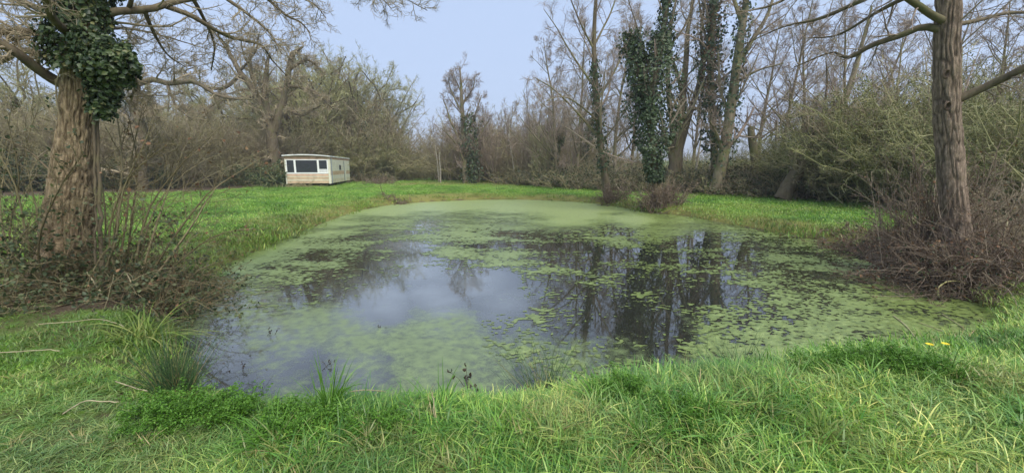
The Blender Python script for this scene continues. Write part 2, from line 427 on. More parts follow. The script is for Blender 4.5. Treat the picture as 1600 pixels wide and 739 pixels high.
s1 = N.new('ShaderNodeMath'); s1.operation = 'MULTIPLY_ADD'; L.new(nl.outputs[0], s1.inputs[0]); s1.inputs[1].default_value = 1.1; L.new(attr(N, 'film'), s1.inputs[2])
s2 = N.new('ShaderNodeMath'); s2.operation = 'MULTIPLY_ADD'; L.new(nf.outputs[0], s2.inputs[0]); s2.inputs[1].default_value = .9; L.new(s1.outputs[0], s2.inputs[2])
s3 = N.new('ShaderNodeMath'); s3.operation = 'MULTIPLY_ADD'; L.new(nm.outputs[0], s3.inputs[0]); s3.inputs[1].default_value = .9; L.new(s2.outputs[0], s3.inputs[2])
ff = maprange(N, L, s3.outputs[0], 1.68, 2.25, 0.0, .94)
mx = N.new('ShaderNodeMixShader'); L.new(ff, mx.inputs[0]); L.new(b.outputs[0], mx.inputs[1]); L.new(fd.outputs[0], mx.inputs[2])
L.new(mx.outputs[0], N['Material Output'].inputs[0])
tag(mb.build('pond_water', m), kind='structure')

def raft_sheet(mb, x0, x1, y0, y1, s):
    nx, ny = int((x1-x0)/s)+1, int(round((y1-y0)/s))
    X, Y = np.meshgrid(x0 + s*np.arange(nx+1), np.linspace(y0, y1, ny+1), indexing='ij')
    d = sdf(POND, X, Y)
    c = cover(X, Y)[0]
    near = smooth(14, 5, Y)
    wxp = X + .25*(fbm(X*2, Y*2, o=2, seed=41)-.5)
    n1, n2, n3 = fbm(wxp*.7, Y*1.0, o=2, seed=51), fbm(wxp*2.4, Y*4.2, o=3, seed=61), fbm(X*21, Y*33, o=2, seed=71)
    n = .55*(n1-.5)/.14 + .34*(n2-.5)/.125 + .8*(n3-.5)/.15
    Fv = n + .62*np.log(np.clip(c, .01, .985)/(1-np.clip(c, .01, .985))) + 2.2*smooth(.85, .99, c)
    Fv = np.where(c < .06, -1, Fv); Fv = np.where(d > .35, -1, Fv)
    P = np.stack([X, Y], -1); V = Fv
    a, b_, c_, e = [(sl) for sl in ((slice(0,-1),slice(0,-1)),(slice(1,None),slice(0,-1)),(slice(1,None),slice(1,None)),(slice(0,-1),slice(1,None)))]
    T = np.concatenate([np.stack([P[a],P[b_],P[c_]], 2).reshape(-1,3,2), np.stack([P[a],P[c_],P[e]], 2).reshape(-1,3,2)])
    G = np.concatenate([np.stack([V[a],V[b_],V[c_]], 2).reshape(-1,3), np.stack([V[a],V[c_],V[e]], 2).reshape(-1,3)])
    cnt = (G > 0).sum(1)
    def put(Q, D):
        k = Q.shape[1]; n_ = len(Q)
        if n_ == 0: return
        v3 = np.concatenate([Q.reshape(-1, 2), np.full((n_*k, 1), WATER+.005)], 1)
        mb.add(v3, np.arange(n_*k).reshape(n_, k), d=D.ravel())
    put(T[cnt == 3], G[cnt == 3])
    for want, inside in ((1, True), (2, False)):
        t, g = T[cnt == want], G[cnt == want]
        r = np.argmax((g > 0) == inside, 1); ii = (r[:, None] + np.arange(3)) % 3; ar = np.arange(len(t))[:, None]
        t, g = t[ar, ii], g[ar, ii]
        e1 = t[:,0] + (t[:,1]-t[:,0])*(g[:,0]/(g[:,0]-g[:,1]))[:,None]; e2 = t[:,0] + (t[:,2]-t[:,0])*(g[:,0]/(g[:,0]-g[:,2]))[:,None]
        zz_ = np.zeros(len(t))
        if inside: put(np.stack([t[:,0], e1, e2], 1), np.stack([g[:,0], zz_, zz_], 1))
        else: put(np.stack([e1, t[:,1], t[:,2], e2], 1), np.stack([zz_, g[:,1], g[:,2], zz_], 1))
mb = MB()
for x0, x1, y0, y1, s in ((-4,5.5,2.8,4.6,.020),(-5.5,7.8,4.6,7.2,.026),(-7,9.5,7.2,11.2,.038),(-9,9.5,11.2,17.2,.075),(-9.5,9,17.2,27,.14)): raft_sheet(mb, x0, x1, y0, y1, s)
m, N, L, b = mat('duckweed')
n1 = tex(N, L, 1.3, 4); n2 = tex(N, L, 70, 3, .7); n3 = tex(N, L, 11, 4, .7)
dn = N.new('ShaderNodeMath'); dn.operation = 'MULTIPLY_ADD'; L.new(n3.outputs[0], dn.inputs[0]); dn.inputs[1].default_value = 1.6; L.new(attr(N, 'd'), dn.inputs[2])
c1 = ramp(N, [(.15, .195, .05), (.19, .25, .07), (.25, .325, .105), (.33, .41, .15)], [.0, .3, .6, 1]); L.new(maprange(N, L, dn.outputs[0], .5, 4.2), c1.inputs[0])
c2 = ramp(N, [(.45, .5, .4), (1, 1, 1)], [.36, .55]); L.new(n2.outputs[0], c2.inputs[0])
c3 = ramp(N, [(.62, .66, .6), (1.1, 1.06, 1)], [.35, .6]); L.new(n3.outputs[0], c3.inputs[0])
L.new(mixc(N, L, .8, mixc(N, L, .8, c1.outputs[0], c2.outputs[0], 'MULTIPLY'), c3.outputs[0], 'MULTIPLY'), b.inputs['Base Color'])
b.inputs['Roughness'].default_value = .34; b.inputs['Specular IOR Level'].default_value = .7
bump(N, L, b, n2.outputs[0], .35, .004)
tag(mb.build('duckweed', m, smooth_=False), 'green duckweed rafts floating on the pond', 'duckweed', kind='stuff')

# ------------------------------------------------------------------ scattering (uncountable stuff only)
def template(name, objs):
    c = bpy.data.collections.new(name)
    for o in objs: c.objects.link(o)
    return c
def raw(name, mesh): return bpy.data.objects.new(name, mesh)
def scatter(name, coll, pos, rot, scl, idx, extra, label=None, cat=None):
    me = bpy.data.meshes.new(name); n = len(pos)
    me.vertices.add(n); me.vertices.foreach_set('co', np.asarray(pos, np.float32).ravel())
    me.attributes.new('rot', 'FLOAT_VECTOR', 'POINT').data.foreach_set('vector', np.asarray(rot, np.float32).ravel())
    me.attributes.new('scl', 'FLOAT_VECTOR', 'POINT').data.foreach_set('vector', np.asarray(scl, np.float32).ravel())
    me.attributes.new('idx', 'INT', 'POINT').data.foreach_set('value', np.asarray(idx, np.int32))
    for k, v in extra.items(): me.attributes.new(k, 'FLOAT', 'POINT').data.foreach_set('value', np.asarray(v, np.float32))
    o = link(name, me)
    ng = bpy.data.node_groups.new(name + '_scatter', 'GeometryNodeTree')
    ng.interface.new_socket('Geometry', in_out='INPUT', socket_type='NodeSocketGeometry')
    ng.interface.new_socket('Geometry', in_out='OUTPUT', socket_type='NodeSocketGeometry')
    nd, lk = ng.nodes, ng.links
    gi_, go = nd.new('NodeGroupInput'), nd.new('NodeGroupOutput')
    ci = nd.new('GeometryNodeCollectionInfo'); ci.inputs['Collection'].default_value = coll
    ci.inputs['Separate Children'].default_value = True; ci.inputs['Reset Children'].default_value = True
    ip = nd.new('GeometryNodeInstanceOnPoints'); ip.inputs['Pick Instance'].default_value = True
    def na_(nm, ty):
        a = nd.new('GeometryNodeInputNamedAttribute'); a.data_type = ty; a.inputs['Name'].default_value = nm
        return [s for s in a.outputs if s.enabled and s.name == 'Attribute'][0]
    er = nd.new('FunctionNodeEulerToRotation'); lk.new(na_('rot', 'FLOAT_VECTOR'), er.inputs[0])
    lk.new(gi_.outputs[0], ip.inputs['Points']); lk.new(ci.outputs[0], ip.inputs['Instance'])
    lk.new(na_('idx', 'INT'), ip.inputs['Instance Index']); lk.new(er.outputs[0], ip.inputs['Rotation']); lk.new(na_('scl', 'FLOAT_VECTOR'), ip.inputs['Scale'])
    lk.new(ip.outputs[0], go.inputs[0])
    md = o.modifiers.new('scatter', 'NODES'); md.node_group = ng
    return tag(o, label, cat, kind='stuff')

# ------------------------------------------------------------------ grass
m, N, L, b = mat('grass_blade')
hv = attr(N, 'h'); vv = attr(N, 'v'); tint = attr(N, 'tint', 'INSTANCER'); dryi = attr(N, 'dryi', 'INSTANCER')
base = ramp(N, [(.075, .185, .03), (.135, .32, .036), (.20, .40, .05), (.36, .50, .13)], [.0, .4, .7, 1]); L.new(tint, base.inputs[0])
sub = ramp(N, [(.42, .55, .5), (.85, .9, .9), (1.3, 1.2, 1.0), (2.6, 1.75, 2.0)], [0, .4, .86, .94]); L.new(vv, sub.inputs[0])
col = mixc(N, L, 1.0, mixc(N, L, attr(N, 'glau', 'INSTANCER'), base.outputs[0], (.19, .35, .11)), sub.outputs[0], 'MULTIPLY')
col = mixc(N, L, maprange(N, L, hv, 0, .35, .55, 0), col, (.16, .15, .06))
dsum = N.new('ShaderNodeMath'); dsum.operation = 'MULTIPLY'; L.new(dryi, dsum.inputs[0]); L.new(maprange(N, L, vv, .2, .9, .35, 1.), dsum.inputs[1])
col = mixc(N, L, dsum.outputs[0], col, (.34, .27, .115))
L.new(col, b.inputs['Base Color']); b.inputs['Roughness'].default_value = .36; b.inputs['Specular IOR Level'].default_value = .4
tr = N.new('ShaderNodeBsdfTranslucent'); L.new(col, tr.inputs[0])
mx = N.new('ShaderNodeMixShader'); mx.inputs[0].default_value = .22
L.new(b.outputs[0], mx.inputs[1]); L.new(tr.outputs[0], mx.inputs[2]); L.new(mx.outputs[0], N['Material Output'].inputs[0])
M['grass'] = m

def blades(mb, n, spread, hmin, hmax, w, droop, R, K=5, lean=.5, center=None, vr=(0, 1)):
    a = R.uniform(0, 2*math.pi, n); rr = spread*np.sqrt(R.random(n))
    p = np.stack([rr*np.cos(a), rr*np.sin(a), np.full(n, -.02)], -1)
    if center is not None: p = p + center
    az = a + R.normal(0, 1.2, n); ln = np.abs(R.normal(0, lean, n)); H = R.uniform(hmin, hmax, n)
    d = np.stack([np.cos(az)*np.sin(ln), np.sin(az)*np.sin(ln), np.cos(ln)], -1)
    side = np.stack([-np.sin(az), np.cos(az), np.zeros(n)], -1) + R.normal(0, .3, (n, 3))
    side = norm(side); dz = droop*R.uniform(.3, 1.6, n)
    out = np.stack([np.cos(az), np.sin(az), np.zeros(n)], -1)
    ww = w*R.uniform(.6, 1.4, n); V = np.zeros((n, K*2, 3)); hh = np.zeros((n, K*2))
    for k in range(K):
        t = k/(K-1)
        wk = ww*(1-t**1.6)*(.7+.6*t) + .0004
        V[:, 2*k] = p - side*wk[:, None]/2; V[:, 2*k+1] = p + side*wk[:, None]/2; hh[:, 2*k:2*k+2] = t
        d = norm(d + out*(dz*.5)[:, None] - np.array([0, 0, 1])*(dz*(.35+.5*t))[:, None])
        p = p + d*(H/(K-1))[:, None]
    f = np.concatenate([np.arange(n)[:, None]*K*2 + np.array([[2*k, 2*k+1, 2*k+3, 2*k+2]]) for k in range(K-1)])
    mb.add(V.reshape(-1, 3), f, h=hh.ravel(), v=np.repeat(R.uniform(vr[0], vr[1], n), K*2))

R = np.random.default_rng(5)
near_t = []
for i in range(7):
    mb = MB(); blades(mb, 26, .085, .10, .30, .0105, .5, R, 6, .55); blades(mb, 14, .09, .05, .14, .007, .3, R, 4, .7); blades(mb, 6, .12, .10, .24, .007, .1, R, 4, 1.25, vr=(.93, 1))
    near_t.append(raw('grass_tuft', mb.mesh('grass_tuft', M['grass'])))
for i in range(2):                                # broader bluish blades lying over
    mb = MB(); blades(mb, 20, .10, .18, .36, .012, .6, R, 7, .6, vr=(.1, .8)); blades(mb, 18, .09, .05, .16, .006, .3, R, 4, .6)
    near_t.append(raw('grass_tuft', mb.mesh('grass_tuft', M['grass'])))
mid_t = []
for i in range(5):
    mb = MB(); blades(mb, 46, .22, .06, .16, .011, .35, R, 4, .5); mid_t.append(raw('grass_tuft', mb.mesh('grass_tuft', M['grass'])))
far_t = []
for i in range(4):
    mb = MB(); blades(mb, 60, .5, .06, .17, .022, .35, R, 3, .5); far_t.append(raw('grass_tuft', mb.mesh('grass_tuft', M['grass'])))
grass_c = template('grass_templates', near_t + mid_t + far_t)
# Collection Info orders children by name
order = sorted(range(len(grass_c.objects)), key=lambda i: grass_c.objects[i].name)
names = {o.name: k for k, o in enumerate(sorted(grass_c.objects, key=lambda o: o.name))}
def cid(lst): return np.array([names[o.name] for o in lst])

def trodden(x, y):
    return smooth(-1.3, -2.3, x + (fbm(x*1.3, y*1.3, o=2, seed=87)-.5)*1.2)*smooth(5.6, 4.4, y)
def grass_field(n, r0, r1, a0, a1, p, R):
    u = R.random(n); r = (r0**p + u*(r1**p - r0**p))**(1/p); a = np.radians(R.uniform(a0, a1, n))
    x, y = np.sin(a)*r, np.cos(a)*r
    dp, dc = sdf(POND, x, y), sdf(CLEAR, x, y)
    md = mudness(x, y, dp, dc)
    k = (dp > .10) & (R.random(n) > md*1.05)
    x, y, dp, dc = x[k], y[k], dp[k], dc[k]
    return x, y, dp, dc
pos, rot, scl, ix, tn, dy, gla = [], [], [], [], [], [], []
for n, r0, r1, p, lst, smin, smax in ((15000, 1.15, 4.8, 1.3, near_t, .40, .85), (20000, 4.2, 13, 1.0, mid_t, .7, 1.25), (26000, 11, 52, .9, far_t, .8, 1.4)):
    x, y, dp, dc = grass_field(n, r0, r1, -66, 66, p, R); n = len(x)
    ids = cid(lst)
    ty = R.integers(0, len(lst), n)
    if lst is near_t: ty = np.where((ty >= 7) & (fbm(x*.8, y*.8, o=2, seed=77) < .5), R.integers(0, 7, n), ty)
    z = terrain(x, y)
    patch = fbm(x*1.1, y*1.1, o=3, seed=81); big = fbm(x*.3, y*.3, o=2, seed=91)
    s = R.uniform(smin, smax, n)*(.55 + .9*fbm(x*1.6, y*1.6, o=3, seed=83))
    trod = trodden(x, y)
    if lst is not far_t: s *= 1 - .62*trod                           # the left corner is trodden short
    if lst is not near_t: s *= .52 + np.where(x < 0, .55, .10)*smooth(9.5, 5.5, np.hypot(x, y))
    if lst is not near_t: s *= 1 + .8*smooth(1.0, .2, dp)            # longer along the bank
    pos.append(np.stack([x, y, z], -1)); rot.append(np.stack([R.normal(0, .16, n), R.normal(0, .16, n), R.uniform(0, 6.28, n)], -1))
    scl.append(np.stack([s**.5, s**.5, s*R.uniform(.8, 1.2, n)], -1)); ix.append(ids[ty])
    tn.append(np.clip(.5 - .18*trod + (patch-.5)*2.3 + (big-.5)*.8 + R.normal(0, .08 if lst is far_t else .2, n) + (.12 if lst is not near_t else 0.), 0, .8 if lst is far_t else 1))
    dr_ = dryness(x, y, dp, dc)
    gla.append(np.clip((.25 + 1.6*(fbm(x*.9, y*.9, o=3, seed=99)-.35))*R.uniform(.4, 1.2, n), 0, .95)*(.75 if lst is near_t else .4 if lst is mid_t else .1))
    straw = np.zeros(n)
    for px, py, rr in ((1160,600,.2),(860,650,.25),(1270,600,.15),(1090,610,.15),(1010,720,.25),(590,690,.2),(1330,700,.25),(1560,620,.3),(1120,735,.2),(690,720,.2),(420,720,.2),(960,660,.12)):
        c_ = on(px, py); straw = np.maximum(straw, 1.0*smooth(1.2, .3, np.hypot(x-c_[0], y-c_[1])/rr))
    dy.append(np.clip(straw*R.random(n) + np.where(R.random(n) < .045, .9, 0) + .45*trod*R.random(n) + .55*dr_*R.uniform(.4, 1, n) + (.45)*smooth(.64, .78, fbm(x*1.4, y*1.4, o=3, seed=95)), 0, 1))
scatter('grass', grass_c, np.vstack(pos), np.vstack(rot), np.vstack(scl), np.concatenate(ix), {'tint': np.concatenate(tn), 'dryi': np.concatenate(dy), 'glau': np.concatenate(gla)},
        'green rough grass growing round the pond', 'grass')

# ------------------------------------------------------------------ tree makers
def limbset(lines, n=14):
    """rows (px,py,Y,r) -> arrays of points and radii"""
    out = []
    for ln in lines:
        w = np.array([[*at(a, b_, Y), r] for a, b_, Y, r in ln])
        s = spline(w, n); out.append(s)
    A_ = np.stack(out); return A_[..., :3], np.maximum(A_[..., 3], .004)

def wobble(P, amp, freq, seed):
    o = np.stack([fbm(P[..., 0]*freq+s, P[..., 1]*freq, P[..., 2]*freq, 2, seed+s)-.5 for s in (1, 7, 13)], -1)
    w = np.linspace(0, 1, P.shape[1])[None, :, None]
    return P + o*amp*np.minimum(w*4, 1)

def bark_tube(mb, line, sides, step, depth, seed, fu=9.0, fv=2.2):
    """trunk with furrowed bark in the mesh itself"""
    w = np.array(line, float); Ln = np.linalg.norm(np.diff(w[:, :3], axis=0), axis=1).sum()
    K = max(8, int(Ln/step)); s = spline(w, K)
    P, r = s[None, :, :3], s[None, :, 3]
    th = np.arange(sides)*2*math.pi/sides
    T = norm(np.gradient(P[0], axis=0)); A_ = norm(np.cross(T, np.array([0, 1., 0]))); B = np.cross(T, A_)
    dirs = np.cos(th)[None, :, None]*A_[:, None] + np.sin(th)[None, :, None]*B[:, None]
    rr = r[0][:, None]
    cx, cy = np.cos(th)[None]*rr, np.sin(th)[None]*rr; zz = np.linspace(0, Ln, K)[:, None]
    n1 = np.abs(noise(cx*fu*3+1.5*noise(zz*3, 0*zz, seed=seed), cy*fu*3, zz*fv*2.4, seed)-.5)*2
    n2 = np.abs(noise(cx*fu*7, cy*fu*7, zz*fv*4, seed+4)-.5)*2
    brk = np.abs(noise(cx*fu*2.2, cy*fu*2.2, zz*fv*9, seed+6)-.5)*2
    n1 = np.minimum(n1, .25+brk*1.6)
    lump = fbm(cx*2.2, cy*2.2, zz*1.1, 3, seed+9)-.5
    root = np.exp(-zz/.3)*(.5+.5*np.cos(th*5+seed))[None]*.35
    rad_ = rr*(1+root+.12*lump) - depth*(1-np.minimum(n1*2.8, 1)) - depth*.45*(1-np.minimum(n2*1.5, 1))
    V = P[0][:, None] + dirs*rad_[..., None]
    ridge = np.clip(np.minimum(n1*3.2, 1)*.85 + np.minimum(n2*2.2, 1)*.3 - .15, 0, 1)
    k, j = np.meshgrid(np.arange(K-1), np.arange(sides), indexing='ij')
    mb.add(V.reshape(-1, 3), np.stack([k*sides+j, k*sides+(j+1) % sides, (k+1)*sides+(j+1) % sides, (k+1)*sides+j], -1).reshape(-1, 4), ridge=ridge.ravel())

def ivy_on(mb, line, n, thick, size, R, t0=0., t1=1., bulge=None, dens=None):
    """leaves standing off a stem; line rows (x,y,z,r)"""
    s = spline(np.array(line, float), 60); t = R.uniform(t0, t1, n)
    f = t*58.9; i = f.astype(int); w = (f-i)[:, None]; c = s[i]*(1-w)+s[i+1]*w
    a = R.uniform(0, 2*math.pi, n); T = norm(s[i+1][:, :3]-s[i][:, :3])
    A_ = norm(np.cross(T, np.array([0.02, 1., 0]))); B = np.cross(T, A_); d = np.cos(a)[:, None]*A_ + np.sin(a)[:, None]*B
    b_ = (bulge(t) if bulge is not None else 1.0)
    off = c[:, 3] + thick*b_*(.25 + .75*R.random(n)**.6)*np.clip(-.7+3.4*fbm(np.cos(a)*1.6+t*7, np.sin(a)*1.6, t*11, 3, int(R.integers(99))), .08, 1.9)
    p = c[:, :3] + d*off[:, None]
    nr_ = d + R.normal(0, .45, d.shape) + np.array([0, 0, .35])
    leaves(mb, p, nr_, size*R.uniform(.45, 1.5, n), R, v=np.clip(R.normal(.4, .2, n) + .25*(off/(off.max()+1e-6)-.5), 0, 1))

def rnd(R, n): return R.random(n)

def branch_levels(mb, P, Rd, spec, R):
    """spec: list of dicts for sprout + 'sides'; every level grows on the one before"""
    cur = (P, Rd); outs = []
    for sp in spec:
        sp = dict(sp); sides = sp.pop('sides'); keep_ = sp.pop('also', None)
        nx = sprout(cur[0], cur[1], R=R, **sp)
        tubes(mb, nx[0], nx[1], sides, v=np.clip(R.normal(.5, .22, len(nx[0])), 0, 1)); outs.append(nx); cur = nx
    return outs

def hero_tree(name, label, lines, mats, spec, R, n=16, group=None, bark=None, limb_sides=9, wob=.0, tscale=1.):
    """first line is the trunk; all lines in picture coordinates with their own depth"""
    P, Rd = limbset(lines, n)
    Rd[0] *= tscale
    if wob: P = wobble(P, wob, .8, int(R.integers(50)))
    org = P[0, 0].copy(); org[2] = float(terrain(org[0:1], org[1:2])[0])
    root = thing(name, label, 'tree', org, group=group)
    if bark:
        mb = MB(); bark_tube(mb, np.c_[P[0]-org, Rd[0]], *bark); mb.build('trunk', mats[0], root)
    else:
        mb = MB(); tubes(mb, P[:1]-org, Rd[:1], 12); mb.build('trunk', mats[0], root)
    for i in range(1, len(P)):
        mb = MB(); tubes(mb, P[i:i+1]-org, Rd[i:i+1], limb_sides); mb.build('limb', mats[1], root)
    mb = MB(); branch_levels(mb, P-org, Rd, spec, R); mb.build('crown', mats[2], root)
    return root, P-org, Rd, org

def make_tree(name, label, group, R, H, r, style, mats, ivy=0):
    """a whole free-grown bare tree about its own base"""
    root = thing(name, label, 'tree', group=group)
    if style == 'alder':      # one leader, many rising side limbs
        P, Rd = grow(np.zeros((1, 3)), np.array([[R.normal(0, .04), R.normal(0, .04), 1]]), [H], [r], [.02], 16, .05, .03, R)
        mb = MB(); tubes(mb, P, Rd, 9, v=.3)
        l1 = sprout(P, Rd, 30, .14, .97, 52, 11, .42, R, .5, 8, .10, .05, .80, .012)
        tubes(mb, l1[0], l1[1], 5, v=.4)
        mb.build('trunk', mats[0], root)
        mb = MB(); branch_levels(mb, l1[0], l1[1], [dict(sides=4, n=8, t0=.2, t1=.98, ang=45, angsd=14, lf=.42, K=5, wander=.14, trop=.06, rmin=.007),
            dict(sides=3, n=7, t0=.15, t1=1, ang=45, angsd=16, lf=.5, K=3, wander=.2, trop=.06, rmin=.006),
            dict(sides=3, n=3, t0=.2, t1=1, ang=45, angsd=18, lf=.6, K=2, wander=.2, trop=.04, rmin=.0052, lmin=.18)], R)
    elif style == 'oak':      # short trunk, heavy crooked spreading limbs
        P, Rd = grow(np.zeros((1, 3)), np.array([[R.normal(0, .06), R.normal(0, .06), 1]]), [H*.62], [r], [r*.35], 12, .09, .03, R)
        mb = MB(); tubes(mb, P, Rd, 10, v=.3)
        l1 = sprout(P, Rd, 16, .3, 1.0, 50, 16, .85, R, .62, 12, .2, .05, .3, .03)
        tubes(mb, l1[0], l1[1], 6, v=.4)
        mb.build('trunk', mats[0], root)
        mb = MB(); branch_levels(mb, l1[0], l1[1], [dict(sides=4, n=8, t0=.25, t1=1, ang=48, angsd=18, lf=.45, K=7, wander=.24, trop=.06, rmin=.014),
            dict(sides=3, n=7, t0=.15, t1=1, ang=48, angsd=18, lf=.45, K=4, wander=.25, trop=.05, rmin=.009),
            dict(sides=3, n=5, t0=.15, t1=1, ang=45, angsd=20, lf=.55, K=2, wander=.25, trop=.04, rmin=.010, lmin=.3)], R)
    else:                     # willow-like: several stems from the foot
        k = 5
        P, Rd = grow(R.normal(0, .15, (k, 3))*[1, 1, 0], np.c_[R.normal(0, .28, (k, 2)), np.ones(k)], np.full(k, H)*R.uniform(.75, 1.05, k), np.full(k, r)*R.uniform(.6, 1, k), np.full(k, .015), 14, .07, .03, R)
        mb = MB(); tubes(mb, P, Rd, 7, v=.3); mb.build('trunk', mats[0], root)
        mb = MB(); branch_levels(mb, P, Rd, [dict(sides=4, n=15, t0=.18, t1=.98, ang=36, angsd=12, lf=.34, K=6, wander=.12, trop=.08, rmin=.012),
            dict(sides=3, n=8, t0=.15, t1=1, ang=38, angsd=14, lf=.45, K=4, wander=.15, trop=.06, rmin=.008),
            dict(sides=3, n=4, t0=.2, t1=1, ang=38, angsd=15, lf=.5, K=2, wander=.2, trop=.05, rmin=.0085, lmin=.25)], R)
    mb.build('crown', mats[1], root)
    if ivy:
        mb = MB(); ivy_on(mb, np.c_[P[0], Rd[0]], 1500, .35, .13, R, .03, ivy, bulge=lambda t: 1-.5*t)
        tag(mb.build('ivy', M['ivy_far'], root), kind='stuff')
    return root

# ------------------------------------------------------------------ mobile home
def plainflat(name, col, rough=.6, var=.1, scale=3): return plain(name, col, rough, var, scale)
M['cream'] = plainflat('cream_siding', (.62, .56, .40), .6, .12)
M['cream2'] = plainflat('pale_siding', (.68, .66, .53), .6, .10)
M['tan'] = plainflat('tan_siding', (.55, .40, .26), .6, .15)
M['pink'] = plainflat('faded_pink_siding', (.62, .41, .29), .6, .12)
M['fascia'] = plainflat('brown_fascia', (.34, .22, .15), .7, .2)
M['white'] = plainflat('white_paint', (.80, .80, .78), .5, .05)
M['roof'] = plainflat('weathered_white_roof', (.70, .70, .68), .6, .2, 2)
M['moss'] = plainflat('moss', (.22, .23, .08), .9, .3, 14)
M['grey_trim'] = plainflat('grey_trim', (.22, .25, .27), .5, .1)
M['dark'] = plainflat('dark_underside', (.035, .032, .03), .8, .2)
M['tyre'] = plainflat('rubber', (.03, .03, .032), .8, .2)
m, N, L, b = mat('window_glass')
b.inputs['Base Color'].default_value = (.03, .033, .042, 1); b.inputs['Roughness'].default_value = .06; b.inputs['IOR'].default_value = 1.5
M['glass'] = m
M['curtain'] = plainflat('curtain', (.62, .62, .60), .9, .1)

W_, LEN = 3.4, 8.6
ux, uy = math.cos(math.radians(11.5)), math.sin(math.radians(11.5))
cor = np.array([-15.63, 34.6]); org = cor - W_*np.array([ux, uy])
gz0 = float(terrain(np.array([org[0]]), np.array([org[1]]))[0])
home = thing('mobile_home', 'cream and tan static mobile home with three front windows on the lawn', 'mobile home', (org[0], org[1], gz0), math.radians(11.5))
home.scale = (1.03, 1.0, 1.07)
Z0, Z1 = .30, 2.36
mb = MB(); box(mb, .03, W_-.03, .03, LEN-.03, Z0, Z1); mb.build('body', M['cream'], home, False)
mb = MB(); box(mb, .2, W_-.2, .3, LEN-.3, .16, Z0-.002); mb.build('chassis', M['dark'], home, False)
# curved roof with overhang
mb = MB(); K = 15; xs = np.linspace(-.13, W_+.05, K); top = 2.47 + .11*(1-((xs-1.5)/2.0)**2).clip(-.3, 1)
prof = np.r_[np.c_[xs, top], np.c_[xs[::-1], top[::-1]-.085]]
v = np.concatenate([np.c_[prof[:, 0], np.full(2*K, yy), prof[:, 1]] for yy in (-.18, LEN+.1)])
f4 = [[i, (i+1) % (2*K), 2*K+(i+1) % (2*K), 2*K+i] for i in range(2*K)]
f4 += [[i, 2*K-1-i, 2*K-2-i, i+1][::-1] for i in range(K-1)] + [[2*K+i, 4*K-1-i, 4*K-2-i, 2*K+i+1] for i in range(K-1)]
mb.add(v, np.array(f4)); rf = mb.build('roof', M['roof'], home, False)
R = np.random.default_rng(3)
for yy, l in ((2.6, .9), (4.3, .5), (5.5, 1.1)):
    n = 10; ys = np.linspace(yy, yy+l, n); mb = MB()
    P = np.c_[np.full(n, W_+.0)+R.normal(0, .02, n), ys, np.full(n, 2.48)+R.normal(0, .012, n)][None]
    tubes(mb, P, np.full((1, n), .055)*R.uniform(.6, 1.2, (1, n)), 6); mb.build('moss_patch', M['moss'], rf)
mb = MB(); xs2 = np.linspace(-.02, W_+.01, 13); tp = 2.47 + .11*(1-((xs2-1.5)/2.0)**2).clip(-.3, 1) - .05
v = np.concatenate([np.c_[xs2, np.full(13, -.012), np.full(13, 2.20)], np.c_[xs2, np.full(13, -.012), tp], np.c_[xs2, np.full(13, LEN-.05), np.full(13, 2.20)], np.c_[xs2, np.full(13, LEN-.05), tp]])
mb.add(v, np.array([[i, i+1, 14+i, 13+i] for i in range(12)] + [[26+i, 39+i, 40+i, 27+i] for i in range(12)] + [[13+i, 14+i, 40+i, 39+i] for i in range(12)] + [[0, 13, 39, 26], [12, 38, 51, 25]])); mb.build('fascia', M['fascia'], home, False)
# front siding boards below the windows
zz = [(.32, .50, 'tan'), (.50, .66, 'cream'), (.66, .80, 'tan'), (.80, .90, 'cream'), (.90, 1.06, 'pink')]
for a, b_, mm in zz:
    mb = MB(); v = np.array([[.0,-.012,a+.012],[W_-.14,-.012,a+.012],[W_-.14,.0,b_-.012],[.0,.0,b_-.012],[.0,.04,a+.012],[W_-.14,.04,a+.012],[W_-.14,.04,b_-.012],[.0,.04,b_-.012]])
    mb.add(v, np.array([[0,1,2,3],[5,4,7,6],[4,5,1,0],[3,2,6,7],[4,0,3,7],[1,5,6,2]])); mb.build('board', M[mm], home, False)
# side siding boards
zs = np.linspace(.32, 2.22, 13)
for i in range(12):
    a, b_ = zs[i], zs[i+1]
    mm = 'tan' if i in (4, 5) else ('cream' if i < 2 else 'cream2')
    mb = MB(); box(mb, W_-.035, W_+.006+.004*(i % 2), .30, LEN-.03, a+.008, b_-.008); mb.build('board', M[mm], home, False)
mb = MB(); box(mb, W_-.14, W_+.014, -.016, .10, .28, 2.22); mb.build('corner_trim', M['cream2'], home, False)
mb = MB(); box(mb, -.016, .07, -.016, .05, .28, 2.22); mb.build('corner_trim', M['cream2'], home, False)
mb = MB(); P = np.array([[[W_+.04, .38, 2.3], [W_+.04, .38, 1.3], [W_+.04, .38, .3]]]); tubes(mb, P, np.full((1, 3), .055), 8); mb.build('drainpipe', M['grey_trim'], home)
def window(x0, x1, z0, z1, y=-.03, curtain=False):
    mb = MB(); t = .07
    box(mb, x0, x1, y, y+.06, z1-t, z1); box(mb, x0, x1, y, y+.06, z0, z0+t+.03); box(mb, x0, x0+t, y, y+.06, z0+t+.032, z1-t-.002); box(mb, x1-t, x1, y, y+.06, z0+t+.032, z1-t-.002)
    w = mb.build('window', M['white'], home, False)
    mb = MB(); box(mb, x0+t-.004, x1-t+.004, y+.028, y+.036, z0+t+.02, z1-t+.004); mb.build('pane', M['glass'], w, False)
    if curtain:
        mb = MB(); box(mb, x0+t, x1-t, y+.020, y+.026, z0+t+.03, z0+t+.30); mb.build('curtain', M['curtain'], w, False)
window(.075, .74, 1.07, 2.19); window(.742, 2.50, 1.07, 2.19); window(2.502, W_-.145, 1.07, 2.19, curtain=True)
mb = MB(); box(mb, W_+.012, W_+.03, 3.5, 4.3, 1.35, 1.80); w = mb.build('window', M['grey_trim'], home, False)
